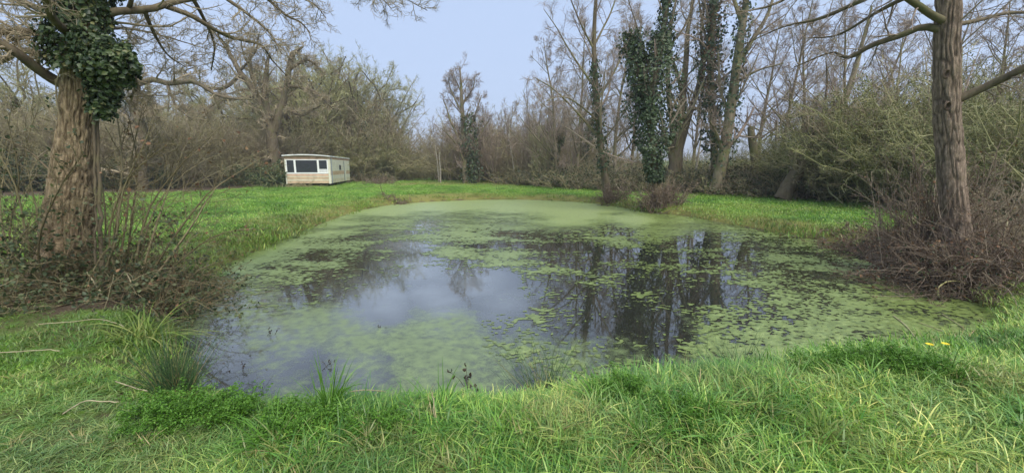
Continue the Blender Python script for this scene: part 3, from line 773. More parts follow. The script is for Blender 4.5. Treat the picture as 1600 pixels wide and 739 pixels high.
mb = MB(); box(mb, W_+.026, W_+.036, 3.58, 4.22, 1.41, 1.74); mb.build('pane', M['glass'], w, False)
mb = MB(); box(mb, W_+.010, W_+.03, 5.75, 6.55, .36, 2.15); dr0 = mb.build('door', M['cream2'], home, False)
mb = MB(); box(mb, W_+.030, W_+.045, 5.62, 5.76, .34, 2.18); mb.build('frame', M['grey_trim'], dr0, False)
mb = MB(); box(mb, W_+.030, W_+.06, 6.4, 6.44, 1.2, 1.32); mb.build('handle', M['grey_trim'], dr0, False)
for yy in (3.4, 4.3):
    for xx in (.25, W_-.35):
        mb = MB(); a = np.arange(20)*2*math.pi/20
        for k in range(1):
            ring = np.c_[np.zeros(20), .27*np.cos(a), .27*np.sin(a)]
            v = np.concatenate([ring*[1,.9,.9]+[xx-.002,yy,.25], ring+[xx+.03,yy,.25], ring+[xx+.14,yy,.25], ring*[1,.9,.9]+[xx+.17,yy,.25]])
            f4 = np.array([[r*20+i, r*20+(i+1) % 20, (r+1)*20+(i+1) % 20, (r+1)*20+i] for r in range(3) for i in range(20)])
        mb.add(v, [f4, np.arange(20)[None], (60+np.arange(20))[None, ::-1]]); wh = mb.build('wheel', M['tyre'], home)
        mb = MB(); v2 = np.concatenate([ring*[1,.55,.55]+[xx+.174,yy,.25], ring*[1,.3,.3]+[xx+.185,yy,.25]])
        mb.add(v2, [np.array([[i, (i+1) % 20, 20+(i+1) % 20, 20+i] for i in range(20)]), (20+np.arange(20))[None]]); mb.build('rim', M['grey_trim'], wh)

# ------------------------------------------------------------------ big near trees
R = np.random.default_rng(11)
oak_lines = [
 [(88,480,5.3,.52),(98,430,5.35,.44),(106,370,5.4,.385),(112,310,5.4,.345),(121,200,5.4,.275),(126,110,5.4,.26),(130,0,5.4,.24),(128,-120,5.4,.21),(140,-300,5.5,.15),(150,-460,5.6,.07)],
 [(130,32,5.4,.06),(175,19,5.5,.047),(235,15,5.7,.043),(270,4,5.9,.038),(330,-8,6.2,.032),(420,-30,6.6,.026),(520,-50,7,.018)],
 [(255,9,5.85,.036),(300,25,6.0,.033),(330,42,6.2,.029),(362,58,6.5,.026),(407,70,6.9,.02),(425,95,7.2,.014),(450,122,7.4,.008)],
 [(390,-22,6.45,.03),(420,0,6.7,.024),(447,24,6.8,.018),(470,36,6.9,.013),(484,52,7,.008)],
 [(480,-46,6.9,.02),(560,-42,7.0,.016),(610,-20,7.1,.011),(640,2,7.2,.007),(668,18,7.3,.005)],
 [(500,-48,6.9,.018),(545,-30,6.9,.012),(590,-8,7.,.008),(612,14,7,.005)],
 [(112,138,5.4,.075),(82,122,5.3,.062),(55,103,5.15,.057),(28,82,5.0,.052),(0,66,4.9,.047),(-80,30,4.6,.035)],
 [(112,65,5.4,.06),(75,60,5.3,.05),(52,50,5.25,.045),(25,49,5.2,.04),(-30,52,5,.03)],
 [(110,34,5.5,.055),(70,18,5.7,.045),(40,4,5.8,.04),(-50,-25,6,.03)],
 [(112,95,5.5,.05),(62,84,5.8,.042),(30,80,5.9,.036),(12,95,6.1,.03),(-30,110,6.2,.02)],
 [(105,50,5.2,.05),(80,25,4.9,.04),(60,-30,4.6,.03),(20,-110,4.3,.02)],
 [(130,-60,5.4,.1),(200,-110,5.8,.08),(300,-160,6.2,.06),(420,-190,6.8,.03)],
 [(130,-140,5.4,.1),(60,-200,5.2,.08),(-60,-260,5.0,.05)],
 [(300,-4,6.0,.03),(320,30,6.3,.022),(335,70,6.6,.015),(330,110,6.9,.008)],
 [(340,-12,6.2,.028),(385,20,6.0,.02),(420,50,5.9,.013),(440,85,5.8,.007)],
 [(225,15,5.7,.03),(240,50,6.1,.02),(262,85,6.5,.013),(290,105,6.9,.007)],
 [(200,17,5.6,.028),(215,-20,5.4,.02),(260,-50,5.2,.014),(330,-60,5.0,.008)],
 [(130,60,5.4,.028),(180,45,6.2,.022),(230,50,7.0,.015),(300,70,7.8,.008)],
 [(420,-30,6.6,.03),(450,-10,7.2,.02),(490,8,7.7,.012),(510,30,8.0,.006)],
 [(150,105,5.35,.05),(185,108,5.5,.035),(207,118,5.7,.028),(214,135,5.8,.02),(204,152,5.9,.014)],
]
oakspec = [dict(sides=4, n=16, t0=.22, t1=1, ang=52, angsd=16, lf=.30, K=7, wander=.2, trop=.02, rf=.4, rmin=.006, lmax=1.5, lmin=.3, rmax=.018),
           dict(sides=3, n=6, t0=.2, t1=1, ang=48, angsd=18, lf=.5, K=5, wander=.24, trop=.02, rmin=.0035, lmin=.16),
           dict(sides=3, n=5, t0=.2, t1=1, ang=46, angsd=18, lf=.5, K=3, wander=.25, trop=.0, rmin=.0026, lmin=.08)]
oak, OP, ORd, OO = hero_tree('oak_tree', 'thick rough barked oak wrapped in dark ivy, brambles at its foot', oak_lines,
    (M['oak_bark'], M['moss_bark'], M['twig_brown']), oakspec, R, 18, bark=(165, .024, .019, 3), wob=.05, tscale=.70)
def w_at(rows, O): return np.array([[*(at(a, b_, Y)-O), r] for a, b_, Y, r in rows])
mb = MB()
ivy_on(mb, w_at([(124,112,5.4,.19),(128,40,5.4,.18),(131,-40,5.4,.17),(129,-130,5.4,.15),(140,-300,5.5,.15)], OO), 11000, .14, .047, R)
ivy_on(mb, w_at([(150,112,5.25,.10),(170,104,5.2,.10),(196,94,5.25,.06),(210,92,5.3,.02)], OO), 3000, .13, .046, R)
ivy_on(mb, w_at([(150,60,5.2,.1),(158,100,5.2,.09),(162,140,5.2,.05),(160,185,5.2,.02)], OO), 2500, .11, .045, R)
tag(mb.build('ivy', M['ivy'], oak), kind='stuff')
mb = MB()
for k, rows in enumerate(([(160,455,5.1,.024),(156,330,5.14,.022),(152,200,5.22,.020),(148,100,5.3,.02),(145,20,5.3,.015)],
             [(150,450,5.05,.014),(149,300,5.12,.013),(147,180,5.18,.012),(146,90,5.22,.01)])):
    s = spline(w_at(rows, OO), 26); s[:, :3] += R.normal(0, .006, (26, 3)); tubes(mb, s[None, :, :3], s[None, :, 3], 8)
mb.build('ivy_stem', M['moss_bark'], oak)

R = np.random.default_rng(12)
right_lines = [
 [(1500,462,6.2,.40),(1497,410,6.4,.31),(1493,350,6.5,.255),(1488,290,6.55,.235),(1482,220,6.6,.23),(1478,150,6.6,.225),(1480,80,6.6,.22),(1483,0,6.6,.205),(1480,-120,6.6,.17),(1470,-300,6.7,.12),(1465,-450,6.8,.05)],
 [(1478,50,6.6,.06),(1455,43,6.65,.055),(1438,43,6.7,.05),(1410,55,6.8,.046),(1365,70,7,.042),(1325,90,7.2,.032),(1300,82,7.4,.018),(1240,105,7.8,.01)],
 [(1480,36,6.6,.06),(1458,24,6.5,.05),(1430,4,6.4,.045),(1380,-25,6.3,.03),(1300,-40,6.2,.015)],
 [(1485,160,6.6,.08),(1515,147,6.5,.062),(1550,131,6.35,.056),(1600,106,6.1,.05),(1680,60,5.8,.03)],
 [(1485,40,6.6,.04),(1530,32,6.8,.03),(1580,20,7,.025),(1640,22,7.2,.012)],
 [(1480,-40,6.6,.07),(1410,-28,7,.05),(1345,2,7.4,.038),(1280,30,7.8,.026),(1225,42,8.2,.016),(1160,70,8.6,.008)],
 [(1480,-90,6.6,.06),(1390,-80,6.4,.045),(1290,-40,6.3,.03),(1210,8,6.3,.018),(1150,20,6.4,.008)],
 [(1480,-20,6.6,.05),(1420,-5,7.2,.04),(1370,20,7.8,.03),(1310,55,8.4,.02),(1262,60,8.8,.01)],
 [(1480,-150,6.6,.08),(1560,-190,6.4,.06),(1700,-220,6.2,.03)],
]
rspec = [dict(sides=4, n=13, t0=.25, t1=1, ang=48, angsd=15, lf=.32, K=6, wander=.14, trop=-.01, rf=.4, rmin=.0055, lmax=1.7, lmin=.3, rmax=.016),
         dict(sides=3, n=6, t0=.2, t1=1, ang=45, angsd=16, lf=.5, K=4, wander=.17, trop=.01, rmin=.0035, lmin=.15),
         dict(sides=3, n=5, t0=.2, t1=1, ang=45, angsd=16, lf=.5, K=3, wander=.2, trop=.0, rmin=.0026, lmin=.07)]
rt, RP, RRd, RO = hero_tree('alder_tree', 'tall grey brown trunk rising out of a bramble thicket on the bank', right_lines,
    (M['right_bark'], M['moss_bark'], M['twig_alder']), rspec, R, 18, bark=(125, .022, .016, 8, 8.0, 1.6), wob=.04, tscale=.72)
for px, py in ((1478, 116), (1480, 166)):                       # knot holes
    c = at(px, py, 6.36) - RO; mb = MB(); a = np.arange(14)*2*math.pi/14
    ring = np.c_[.045*np.cos(a), np.zeros(14), .06*np.sin(a)]
    mb.add(np.concatenate([ring*1.25+c, ring*.9+c+[0,-.025,0], ring*.6+c+[0,.03,0], ring*.05+c+[0,.05,0]]),
           np.array([[r*14+i, r*14+(i+1) % 14, (r+1)*14+(i+1) % 14, (r+1)*14+i] for r in range(3) for i in range(14)])); mb.build('knot', M['right_bark'], rt)

# ------------------------------------------------------------------ trees standing round the clearing
farspec = [dict(sides=4, n=16, t0=.12, t1=1, ang=48, angsd=14, lf=.30, K=6, wander=.14, trop=.05, rf=.4, rmin=.014, lmax=3.2, lmin=.6),
           dict(sides=3, n=9, t0=.18, t1=1, ang=45, angsd=16, lf=.5, K=4, wander=.18, trop=.05, rmin=.0095, lmin=.35),
           dict(sides=3, n=6, t0=.2, t1=1, ang=44, angsd=18, lf=.55, K=2, wander=.2, trop=.04, rmin=.0085, lmin=.28)]
openspec = [dict(farspec[0], rmin=.010, n=13), dict(farspec[1], rmin=.006, n=7), dict(farspec[2], rmin=.0045, n=5)]
crook = [dict(farspec[0], wander=.26, ang=52, n=17, rmin=.02), dict(farspec[1], wander=.28, rmin=.014), dict(farspec[2], wander=.28, rmin=.011)]
ALD = (M['far_bark'], M['far_bark'], M['twig_alder']); OAK = (M['moss_bark'], M['moss_bark'], M['twig_brown'])
R = np.random.default_rng(13)
t, P, Rd, O = hero_tree('alder_tree', 'slender alder on the far bank, ivy thin on its lower trunk', [
 [(950,312,22,.26),(942,250,22,.19),(934,180,22,.16),(928,100,22,.13),(930,30,22,.10),(935,-60,22,.06),(938,-150,22,.03)],
 [(936,215,22,.07),(905,180,22,.06),(870,145,21.5,.04),(835,122,21,.02)], [(931,140,22,.07),(900,95,22,.05),(872,50,22.4,.03),(850,15,22.5,.015)],
 [(932,160,22,.07),(960,110,22.4,.05),(985,60,22.8,.03),(1000,10,23,.015)], [(929,80,22,.06),(905,30,21.5,.04),(885,-20,21,.02)],
 [(935,190,22,.06),(905,165,21,.04),(880,150,20,.03),(850,160,19.4,.015)], [(929,70,22,.06),(955,20,22,.04),(972,-40,22,.02)], [(938,230,22,.05),(965,190,21.6,.04),(985,160,21,.02)]], (M['moss_bark'], M['far_bark'], M['twig_alder']), openspec, R, wob=.12)
mb = MB(); ivy_on(mb, np.c_[P[0], Rd[0]], 1000, .16, .10, R, .1, .5); tag(mb.build('ivy', M['ivy_far'], t), kind='stuff')
t, P, Rd, O = hero_tree('ivy_clad_tree', 'tree smothered in a broad column of dark ivy beside the water', [
 [(1032,326,17.9,.22),(1024,270,17.9,.18),(1017,200,17.9,.16),(1022,120,17.9,.14),(1036,50,17.9,.12),(1044,-20,17.9,.09),(1050,-150,18.1,.04)],
 [(1017,200,17.9,.11),(1004,140,17.7,.09),(990,80,17.6,.06),(984,40,17.6,.03)], [(1040,20,17.9,.07),(1060,-40,18.1,.04),(1075,-90,18.3,.02)],
 [(1022,130,17.9,.06),(1000,60,18.5,.04),(980,-10,19.1,.02)], [(1030,90,17.9,.06),(1070,40,18.1,.04),(1090,-20,18.3,.02)]], (M['moss_bark'], M['moss_bark'], M['twig_alder']), openspec, R, wob=.08)
mb = MB()
ivy_on(mb, np.c_[P[0], Rd[0]], 6000, .58, .10, R, .10, .60, bulge=lambda t: .2+1.0*smooth(.06, .34, t)-.45*smooth(.45, .6, t))
ivy_on(mb, np.c_[P[0], Rd[0]], 1300, .30, .10, R, .55, .9); ivy_on(mb, np.c_[P[1], Rd[1]], 2400, .36, .10, R, .1, .95)
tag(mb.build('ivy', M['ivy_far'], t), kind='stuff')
hero_tree('coppiced_tree', 'stout many stemmed tree forking low above the bramble hedge', [
 [(1050,300,27,.55),(1056,255,27,.42),(1062,200,27,.29),(1068,130,27,.2),(1075,60,27,.14),(1085,-20,27,.08),(1090,-90,27,.03)],
 [(1052,262,27,.3),(1050,200,27,.2),(1044,140,26.6,.15),(1046,70,26.4,.10),(1060,-20,26.4,.05)], [(1060,240,27,.24),(1078,175,27.3,.19),(1096,115,27.5,.14),(1096,50,27.5,.09),(1105,-20,27.6,.04)],
 [(1052,258,27,.2),(1040,222,27,.14),(1034,205,27,.10)], [(1066,150,27,.12),(1050,90,27.4,.09),(1030,30,28,.04)], [(1076,175,27.2,.1),(1100,160,28,.08),(1105,120,28.5,.05)]], OAK, openspec, R, wob=.15)
t, P, Rd, O = hero_tree('ivy_clad_tree', 'straight trunk with patchy ivy and clinging dead leaves behind the brambles', [
 [(1118,300,26,.26),(1115,200,26,.21),(1111,100,26,.19),(1116,0,26,.16),(1120,-90,26,.10),(1122,-170,26,.04)],
 [(1112,90,26,.08),(1096,30,26,.06),(1085,-40,26,.02)], [(1114,30,26,.08),(1140,-30,26,.05),(1155,-90,26,.02)]], ALD, openspec, R, wob=.15)
mb = MB(); ivy_on(mb, np.c_[P[0], Rd[0]], 2300, .62, .15, R, .15, .8); tag(mb.build('ivy', M['ivy_far'], t), kind='stuff')
mb = MB(); n = 1300; s = spline(np.c_[P[0], Rd[0]], 50)[R.integers(18, 46, n), :3] + R.normal(0, .36, (n, 3)); leaves(mb, s, R.normal(0, 1, (n, 3)), .14, R, v=R.random(n)); tag(mb.build('dead_leaves', M['dead_leaf'], t), kind='stuff')
t, P, Rd, O = hero_tree('forked_tree', 'tall leaning trunk with moss and ivy forking high among the alders', [
 [(1118,300,24,.37),(1134,225,24,.29),(1144,150,24,.26),(1154,85,24,.22),(1163,20,24,.18),(1172,-70,24,.1),(1180,-150,24,.04)],
 [(1150,110,24,.15),(1172,70,24,.12),(1198,25,24,.09),(1220,-40,24,.04)], [(1140,180,24,.12),(1125,140,24.5,.08),(1122,80,25,.04)], [(1160,40,24,.12),(1140,-20,24,.08),(1130,-90,24,.03)],
 [(1130,240,24,.12),(1118,205,23.6,.08),(1108,190,23,.04)], [(1148,130,24,.1),(1185,110,23.5,.06),(1225,100,23,.03)]], ALD, openspec, R, wob=.12)
mb = MB(); ivy_on(mb, np.c_[P[0], Rd[0]], 900, .28, .14, R, .1, .7); tag(mb.build('ivy', M['ivy_far'], t), kind='stuff')
hero_tree('fallen_willow', 'half fallen willow arching over, upright shoots rising from its bend', [
 [(1222,312,20.6,.40),(1236,285,20.6,.34),(1252,262,20.6,.30),(1272,246,20.6,.26),(1292,240,20.6,.18),(1330,240,20.5,.08)],
 [(1274,246,20.6,.09),(1265,215,20.6,.06),(1252,180,20.6,.03)], [(1280,244,20.6,.09),(1283,200,20.6,.07),(1292,140,20.6,.05),(1290,90,20.6,.02)], [(1276,246,20.6,.08),(1270,200,20.6,.05),(1272,150,21.4,.02)],
 [(1290,242,20.6,.08),(1300,210,20.6,.06),(1320,180,20.6,.03)]], OAK, openspec, R, wob=.1)
hero_tree('leaning_trunk', 'rusty brown trunk leaning hard over the fallen willow', [
 [(1262,292,20.4,.2),(1278,262,20.4,.18),(1300,215,20.4,.16),(1322,150,20.4,.13),(1345,80,20.4,.09),(1362,10,20.4,.04)],
 [(1310,190,20.4,.08),(1345,150,20.2,.05),(1385,120,20,.02)]], (M['far_bark'], M['far_bark'], M['twig_alder']), openspec, R, wob=.1)
hero_tree('broken_stump', 'rust coloured snapped trunk standing among the brambles', [
 [(1182,300,24,.24),(1180,260,24,.2),(1176,225,24,.22),(1173,198,24,.16)],[(1176,225,24,.08),(1190,200,24,.05),(1200,180,24,.02)]], (M['far_bark'], M['far_bark'], M['twig_brown']), [dict(farspec[0], n=5), farspec[1]], R, 10, wob=.1)
t, P, Rd, O = hero_tree('oak_tree', 'spreading crooked oak with three heavy forks behind the mobile home', [
 [(428,300,38,.62),(426,240,38,.50),(424,200,38,.45),(424,180,38,.30)],
 [(424,200,38,.36),(402,150,38,.30),(375,112,38,.22),(352,72,38,.15),(330,45,38,.07)], [(424,205,38,.36),(416,150,38,.28),(414,115,38,.2),(424,85,38,.1)],
 [(428,205,38,.38),(445,152,38,.3),(452,110,38,.24),(455,85,38,.2),(472,72,38,.07)], [(378,115,38,.18),(345,138,37.4,.15),(310,130,37,.1),(290,112,37,.06),(305,105,36.6,.04)],
 [(402,150,38,.16),(360,155,37.5,.13),(330,165,37,.08),(312,180,37,.04)], [(448,135,38,.16),(485,140,38,.12),(520,170,38,.06)], [(450,110,38,.16),(480,95,38.5,.12),(505,110,39,.05)],
 [(400,145,38,.16),(392,100,38.4,.12),(398,60,39,.05)], [(375,112,38,.12),(395,85,37.4,.08),(405,50,37,.04)], [(440,170,38,.16),(470,180,37.6,.12),(500,165,37,.06)]], OAK, crook, R, wob=.4)
hero_tree('oak_tree', 'twisted oak rising from the hedge, one long limb reaching sideways', [
 [(222,310,30,.42),(223,240,30,.34),(222,195,30,.3),(208,165,30,.25),(213,140,30,.22),(220,122,30,.17)],
 [(214,132,30,.2),(240,124,30,.19),(262,132,30,.18),(300,128,30,.15),(322,140,30,.13),(350,150,30,.09),(400,158,30,.04)], [(220,190,30,.12),(232,172,30,.1),(250,185,29.5,.05)],
 [(216,130,30,.14),(195,100,30,.1),(200,60,30,.06),(235,20,30,.03)], [(205,118,30,.12),(170,95,30,.08),(150,60,30,.04)], [(260,130,30,.1),(275,165,29.5,.06),(300,185,29,.03)]], OAK, crook, R, wob=.35)
t, P, Rd, O = hero_tree('alder_tree', 'tall pointed alder standing alone above the far wood, ivy on one side', [
 [(727,296,42,.32),(725,230,42,.25),(722,170,42,.19),(720,130,42,.12),(719,104,42,.04)], [(727,240,42,.12),(705,190,42,.09),(692,155,42,.05)], [(726,220,42,.12),(742,180,42,.08),(752,150,42,.04)],
 [(723,180,42,.1),(706,145,42,.06),(700,125,42,.03)], [(722,165,42,.1),(738,140,42,.06),(742,122,42,.03)], [(722,150,42,.08),(712,125,42,.05),(708,112,42,.02)], [(728,260,42,.13),(712,225,41,.08),(690,200,40,.04)], [(727,250,42,.13),(748,215,42,.08),(765,185,42,.04)]],
 ALD, farspec, R, wob=.15)
mb = MB(); ivy_on(mb, np.c_[P[0]+[.7, 0, 0], Rd[0]], 1500, .75, .17, R, .06, .62); tag(mb.build('ivy', M['ivy_far'], t), kind='stuff')

# free-grown trees: one of each kind, then copies
R = np.random.default_rng(21)
protos = {
 'a1': make_tree('alder_tree', 'x', 'g', R, 12, .17, 'alder', (M['far_bark'], M['twig_alder'])), 'a2': make_tree('alder_tree', 'x', 'g', R, 12, .15, 'alder', (M['far_bark'], M['twig_brown']), ivy=.5),
 'a3': make_tree('alder_tree', 'x', 'g', R, 12, .14, 'alder', (M['far_bark'], M['twig_alder'])),
 'o1': make_tree('oak_tree', 'x', 'g', R, 11, .34, 'oak', (M['moss_bark'], M['twig_olive'])), 'o2': make_tree('oak_tree', 'x', 'g', R, 11, .30, 'oak', (M['moss_bark'], M['twig_olive'])),
 'w1': make_tree('willow_tree', 'x', 'g', R, 9, .12, 'willow', (M['far_bark'], M['twig_olive'])), 'w2': make_tree('willow_tree', 'x', 'g', R, 9, .11, 'willow', (M['far_bark'], M['twig_alder']))}
H0 = {k: np.percentile(np.array([v.co.z for v in [c for c in pr.children if c.name.startswith('crown')][0].data.vertices][::7]), 99.5) for k, pr in protos.items()}
KIND = {'a': 'alder', 'o': 'oak', 'w': 'willow'}
def plant(rows, where, group):
    for k, px, ytop, Y in rows:
        p = at(px, 262, Y); h = at(px, ytop, Y)[2]
        z = float(terrain(p[0:1], p[1:2])[0]); sc = (h-z)/H0[k]
        col_ = {'a1': 'purplish brown', 'a2': 'ivy footed brown', 'a3': 'slim purplish', 'o1': 'mossy olive', 'o2': 'broad olive', 'w1': 'olive many stemmed', 'w2': 'brown many stemmed'}[k]
        lab = f'bare {col_} {KIND[k[0]]} {where}'
        pr = protos[k]
        if pr['label'] == 'x':
            r = pr; r.location = (p[0], p[1], z-.05); r.rotation_euler = (0, 0, R.uniform(0, 6.28)); r.scale = (sc, sc, sc); r['label'] = lab
        else:
            r = copy_tree(pr, (p[0], p[1], z-.05), R.uniform(0, 6.28), sc, lab)
        r['group'] = group
plant([('o1',470,96,46),('o2',505,76,48),('o1',540,80,52),('o2',572,100,55),('w1',490,133,45),('w1',530,138,49),('a2',592,96,52),('w1',560,153,55),('o2',455,108,50),('a2',608,133,60),('w1',480,80,50),('w1',520,68,53),('w1',548,74,55),('w1',500,86,56),('w1',575,96,58),('o1',488,68,54),('w1',465,98,53),('w1',595,118,60)], 'in the wood beside the mobile home', 'trees in the wood beside the mobile home')
plant([('o2',330,120,46),('o1',270,110,44),('w2',300,165,42),('o2',160,95,40),('o1',60,60,34),('w1',20,100,31),('o2',-60,40,30),('w2',110,130,40),('w2',360,170,46),('w1',395,160,48),('a3',190,90,42)], 'behind the hedge beyond the oak', 'trees behind the hedge beyond the big oak')
plant([('a3',640,205,82),('a1',655,210,88),('w2',622,222,78),('w2',668,212,74),('w2',600,225,72),('a1',682,200,70),('w2',640,232,64),('w2',610,240,95),('w1',660,238,60)], 'closing the gap at the end of the field', 'trees closing the gap at the end of the field')
plant([('w2',700,180,50),('w2',748,170,47),('a1',765,160,48),('a2',790,152,45),('w2',812,150,44),('a3',835,140,42),('w2',855,120,42),('a2',860,100,38),('w2',775,185,43),('w2',820,180,40),('w1',850,190,36),('w2',745,205,44)], 'in the wood past the far bank', 'trees in the wood past the far bank')
plant([('a1',872,50,36),('a3',900,25,33),('a1',962,15,32),('a3',985,20,36),('a2',905,70,40),('w2',890,165,33),('a3',1080,20,40),('w1',1000,190,38)], 'among the trees behind the ivy column', 'trees behind the ivy column')
plant([('a1',1190,10,31),('a3',1212,-20,27),('a1',1245,10,31),('a3',1318,-20,22),('a1',1350,10,28),('a3',1395,20,25),('a1',1435,0,29),('w1',1150,205,34),('w1',1210,200,32),('a3',1540,-30,19),('a1',1590,-10,23),('a3',1640,-20,18)], 'in the stand beyond the bramble hedge', 'trees in the stand beyond the bramble hedge')

# slim pale stems
R = np.random.default_rng(31)
for lab, rows in (('thin pale birch stem with two neighbours in front of the far wood', [(686,292,46,.08),(684,262,46,.07),(681,235,46,.05),(680,215,46,.02)]),
    ('short pale dead stem standing in the far reeds', [(689,291,44,.1),(688,270,44,.09),(687,245,44,.07),(688,236,44,.04)]),
    ('pale slanting sapling at the edge of the far wood', [(806,292,41,.09),(802,255,41,.07),(797,225,41,.05),(796,190,41,.02)]),
    ('whitish stem leaning in the gap beside the coppiced tree', [(1083,292,30,.09),(1088,262,30,.08),(1094,225,30,.06),(1098,180,30,.02)]),
    ('whitish stem crossing behind the forked tree', [(1103,290,29,.08),(1108,265,29,.07),(1114,240,29,.05),(1118,200,29,.02)]),
    ('mossy pale post like stem beyond the broken stump', [(1212,290,26,.10),(1212,255,26,.10),(1213,215,26,.09),(1215,190,26,.03)])):
    hero_tree('sapling', lab, [rows], (M['pale_bark'], M['pale_bark'], M['twig_brown']), [dict(farspec[0], n=5, lf=.25), dict(farspec[1], n=4)], R, 10, wob=.1)

# ------------------------------------------------------------------ thickets, hedges (uncountable masses)
R = np.random.default_rng(41)
def shrub_mesh(name, m_, n, H, spread, R, lean=.4, twigs=(9, 5), rm=.007, leafn=0, leafm_=None, dens=1.):
    mb = MB()
    P, Rd = grow(np.c_[R.normal(0, spread, (n, 2)), np.zeros(n)], np.c_[R.normal(0, lean, (n, 2)), np.ones(n)], H*R.uniform(.5, 1.05, n), R.uniform(.015, .04, n), np.full(n, rm), 9, .12, -.01, R)
    tubes(mb, P, Rd, 4, v=R.uniform(.1, .6, n))
    o = branch_levels(mb, P, Rd, [dict(sides=3, n=twigs[0], t0=.12, t1=1, ang=45, angsd=18, lf=.30, K=5, wander=.2, trop=.02, rmin=rm*1.2, lmin=.25),
                              dict(sides=3, n=twigs[1], t0=.15, t1=1, ang=46, angsd=20, lf=.5, K=3, wander=.25, trop=.0, rmin=rm, lmin=.2)], R)
    me = mb.mesh(name, m_)
    if leafn:
        mb2 = MB(); Q = o[-1][0].reshape(-1, 3); q = Q[R.integers(0, len(Q), leafn)] + R.normal(0, .12, (leafn, 3))
        leaves(mb2, q, R.normal(0, 1, (leafn, 3)) + [0, 0, .8], (.04 if leafm_.name.startswith('olive') else .075)*R.uniform(.6, 1.4, leafn), R, v=np.clip(R.normal(.5, .22, leafn), 0, 1))
        return me, mb2.mesh(name + '_leaves', leafm_)
    return me
def shrub_objs(nm, *a, **k):
    r = shrub_mesh(nm, *a, **k)
    if isinstance(r, tuple):       # twigs and leaves as one mesh with two materials
        import bmesh
        bm = bmesh.new(); bm.from_mesh(r[0]); nf = len(bm.faces); bm.from_mesh(r[1]); bm.faces.ensure_lookup_table()
        for f in bm.faces[nf:]: f.material_index = 1
        me = bpy.data.meshes.new(nm); bm.to_mesh(me); bm.free(); me.materials.append(r[0].materials[0]); me.materials.append(r[1].materials[0])
        return raw(nm, me)
    return raw(nm, r)
T_brown = [shrub_objs('thicket_a', M['twig_hedge'], 16, 4.5, .7, R), shrub_objs('thicket_b', M['twig_hedge'], 16, 4.2, .8, R, lean=.55), shrub_objs('thicket_c', M['twig_brown'], 14, 4.6, .7, R)]
T_olive = [shrub_objs('thicket_d', M['twig_green'], 15, 4.4, .8, R, lean=.5, leafn=3400, leafm_=M['olive_leaf']), shrub_objs('thicket_e', M['twig_olive'], 15, 4.4, .8, R, lean=.5, leafn=1600, leafm_=M['olive_leaf'])]
T_low = [shrub_objs('thicket_f', M['twig_brown'], 26, 1.5, .9, R, lean=1.0, twigs=(6, 4), rm=.006, leafn=700, leafm_=M['bramble_leaf']), shrub_objs('thicket_g', M['twig_hedge'], 26, 1.5, .9, R, lean=1.1, twigs=(6, 4), rm=.006, leafn=350, leafm_=M['bramble_leaf'])]
T_ever = [shrub_objs('thicket_h', M['twig_green'], 12, 2.6, .6, R, lean=.5, twigs=(8, 5), leafn=4200, leafm_=M['ivy_far'])]
th_c = template('thicket_templates', T_brown + T_olive + T_low + T_ever)
tid = {o.name: k for k, o in enumerate(sorted(th_c.objects, key=lambda o: o.name))}
def ids(lst): return np.array([tid[o.name] for o in lst])

def thicket(name, label, rows, R):
    """rows: (px0,px1,Y0,Y1,n,templates,s0,s1)"""
    pos, rot, scl, ix = [], [], [], []
    for px0, px1, Y0, Y1, n, lst, s0, s1 in rows:
        u = R.random(n); px = px0 + (px1-px0)*u; Y = (Y0 + (Y1-Y0)*u) + R.normal(0, 1, n)*.8
        x = (px-800)/F_PX*Y*CP; y = Y
        ok = (sdf(CLEAR, x, y) > (.2 if lst is T_low else .7)) & ~((np.abs(x-15.2) < 1.6) & (y < 22.6)); x, y = x[ok], y[ok]; n = len(x)
        s = R.uniform(s0, s1, n); pos.append(np.c_[x, y, terrain(x, y)-.05]); rot.append(np.c_[R.normal(0, .06, (n, 2)), R.uniform(0, 6.28, n)])
        scl.append(np.c_[s, s, s*R.uniform(.85, 1.15, n)]); ix.append(ids(lst)[R.integers(0, len(lst), n)])
    return scatter(name, th_c, np.vstack(pos), np.vstack(rot), np.vstack(scl), np.concatenate(ix), {}, label, 'thicket')
thicket('hedge_thicket', 'dense brown leafless hedge along the far side of the left lawn', [
  (-180, 120, 25, 32, 100, T_brown, 1.1, 1.6), (60, 330, 31, 37, 120, T_brown, 1.15, 1.6), (300, 450, 38, 43, 80, T_brown, 1.2, 1.7), (-100, 440, 28, 42, 45, T_low, .9, 1.4),
  (380, 440, 37, 38, 8, T_ever, .7, 1.0), (-150, 250, 24, 34, 26, T_ever, .8, 1.3), (-200, 440, 36, 50, 110, T_brown, 1.5, 2.1)], R)
thicket('wood_thicket', 'brown and olive undergrowth of the wood behind the mobile home', [
  (440, 620, 47, 56, 90, T_brown, 1.2, 2.2), (440, 600, 46, 54, 60, T_olive, 1.1, 2.0), (450, 570, 52, 58, 50, T_brown, 2.0, 2.9), (470, 610, 44, 52, 20, T_low, .9, 1.3)], R)
thicket('far_thicket', 'grey brown scrub closing the far end of the field', [
  (560, 720, 62, 66, 70, T_brown, .8, 1.2), (560, 700, 80, 90, 60, T_brown, 1.1, 1.6), (690, 880, 50, 40, 90, T_brown, .8, 1.5), (690, 920, 56, 46, 90, T_brown, 1.3, 2.2), (740, 880, 44, 37, 40, T_low, .9, 1.4)], R)
thicket('bramble_hedge', 'low dark bramble hedge with bare stems along the right bank', [
  (850, 1010, 36, 28.5, 60, T_low, .9, 1.5), (1000, 1260, 28.5, 24, 110, T_low, .9, 1.4), (860, 1050, 38, 31, 34, T_brown, .5, .85), (1060, 1250, 34, 28, 30, T_olive, .6, .95), (880, 1330, 46, 36, 70, T_brown, .6, .95),
  (1210, 1420, 24, 20, 40, T_low, .9, 1.5), (1220, 1330, 25, 22, 16, T_ever, .5, .8)], R)
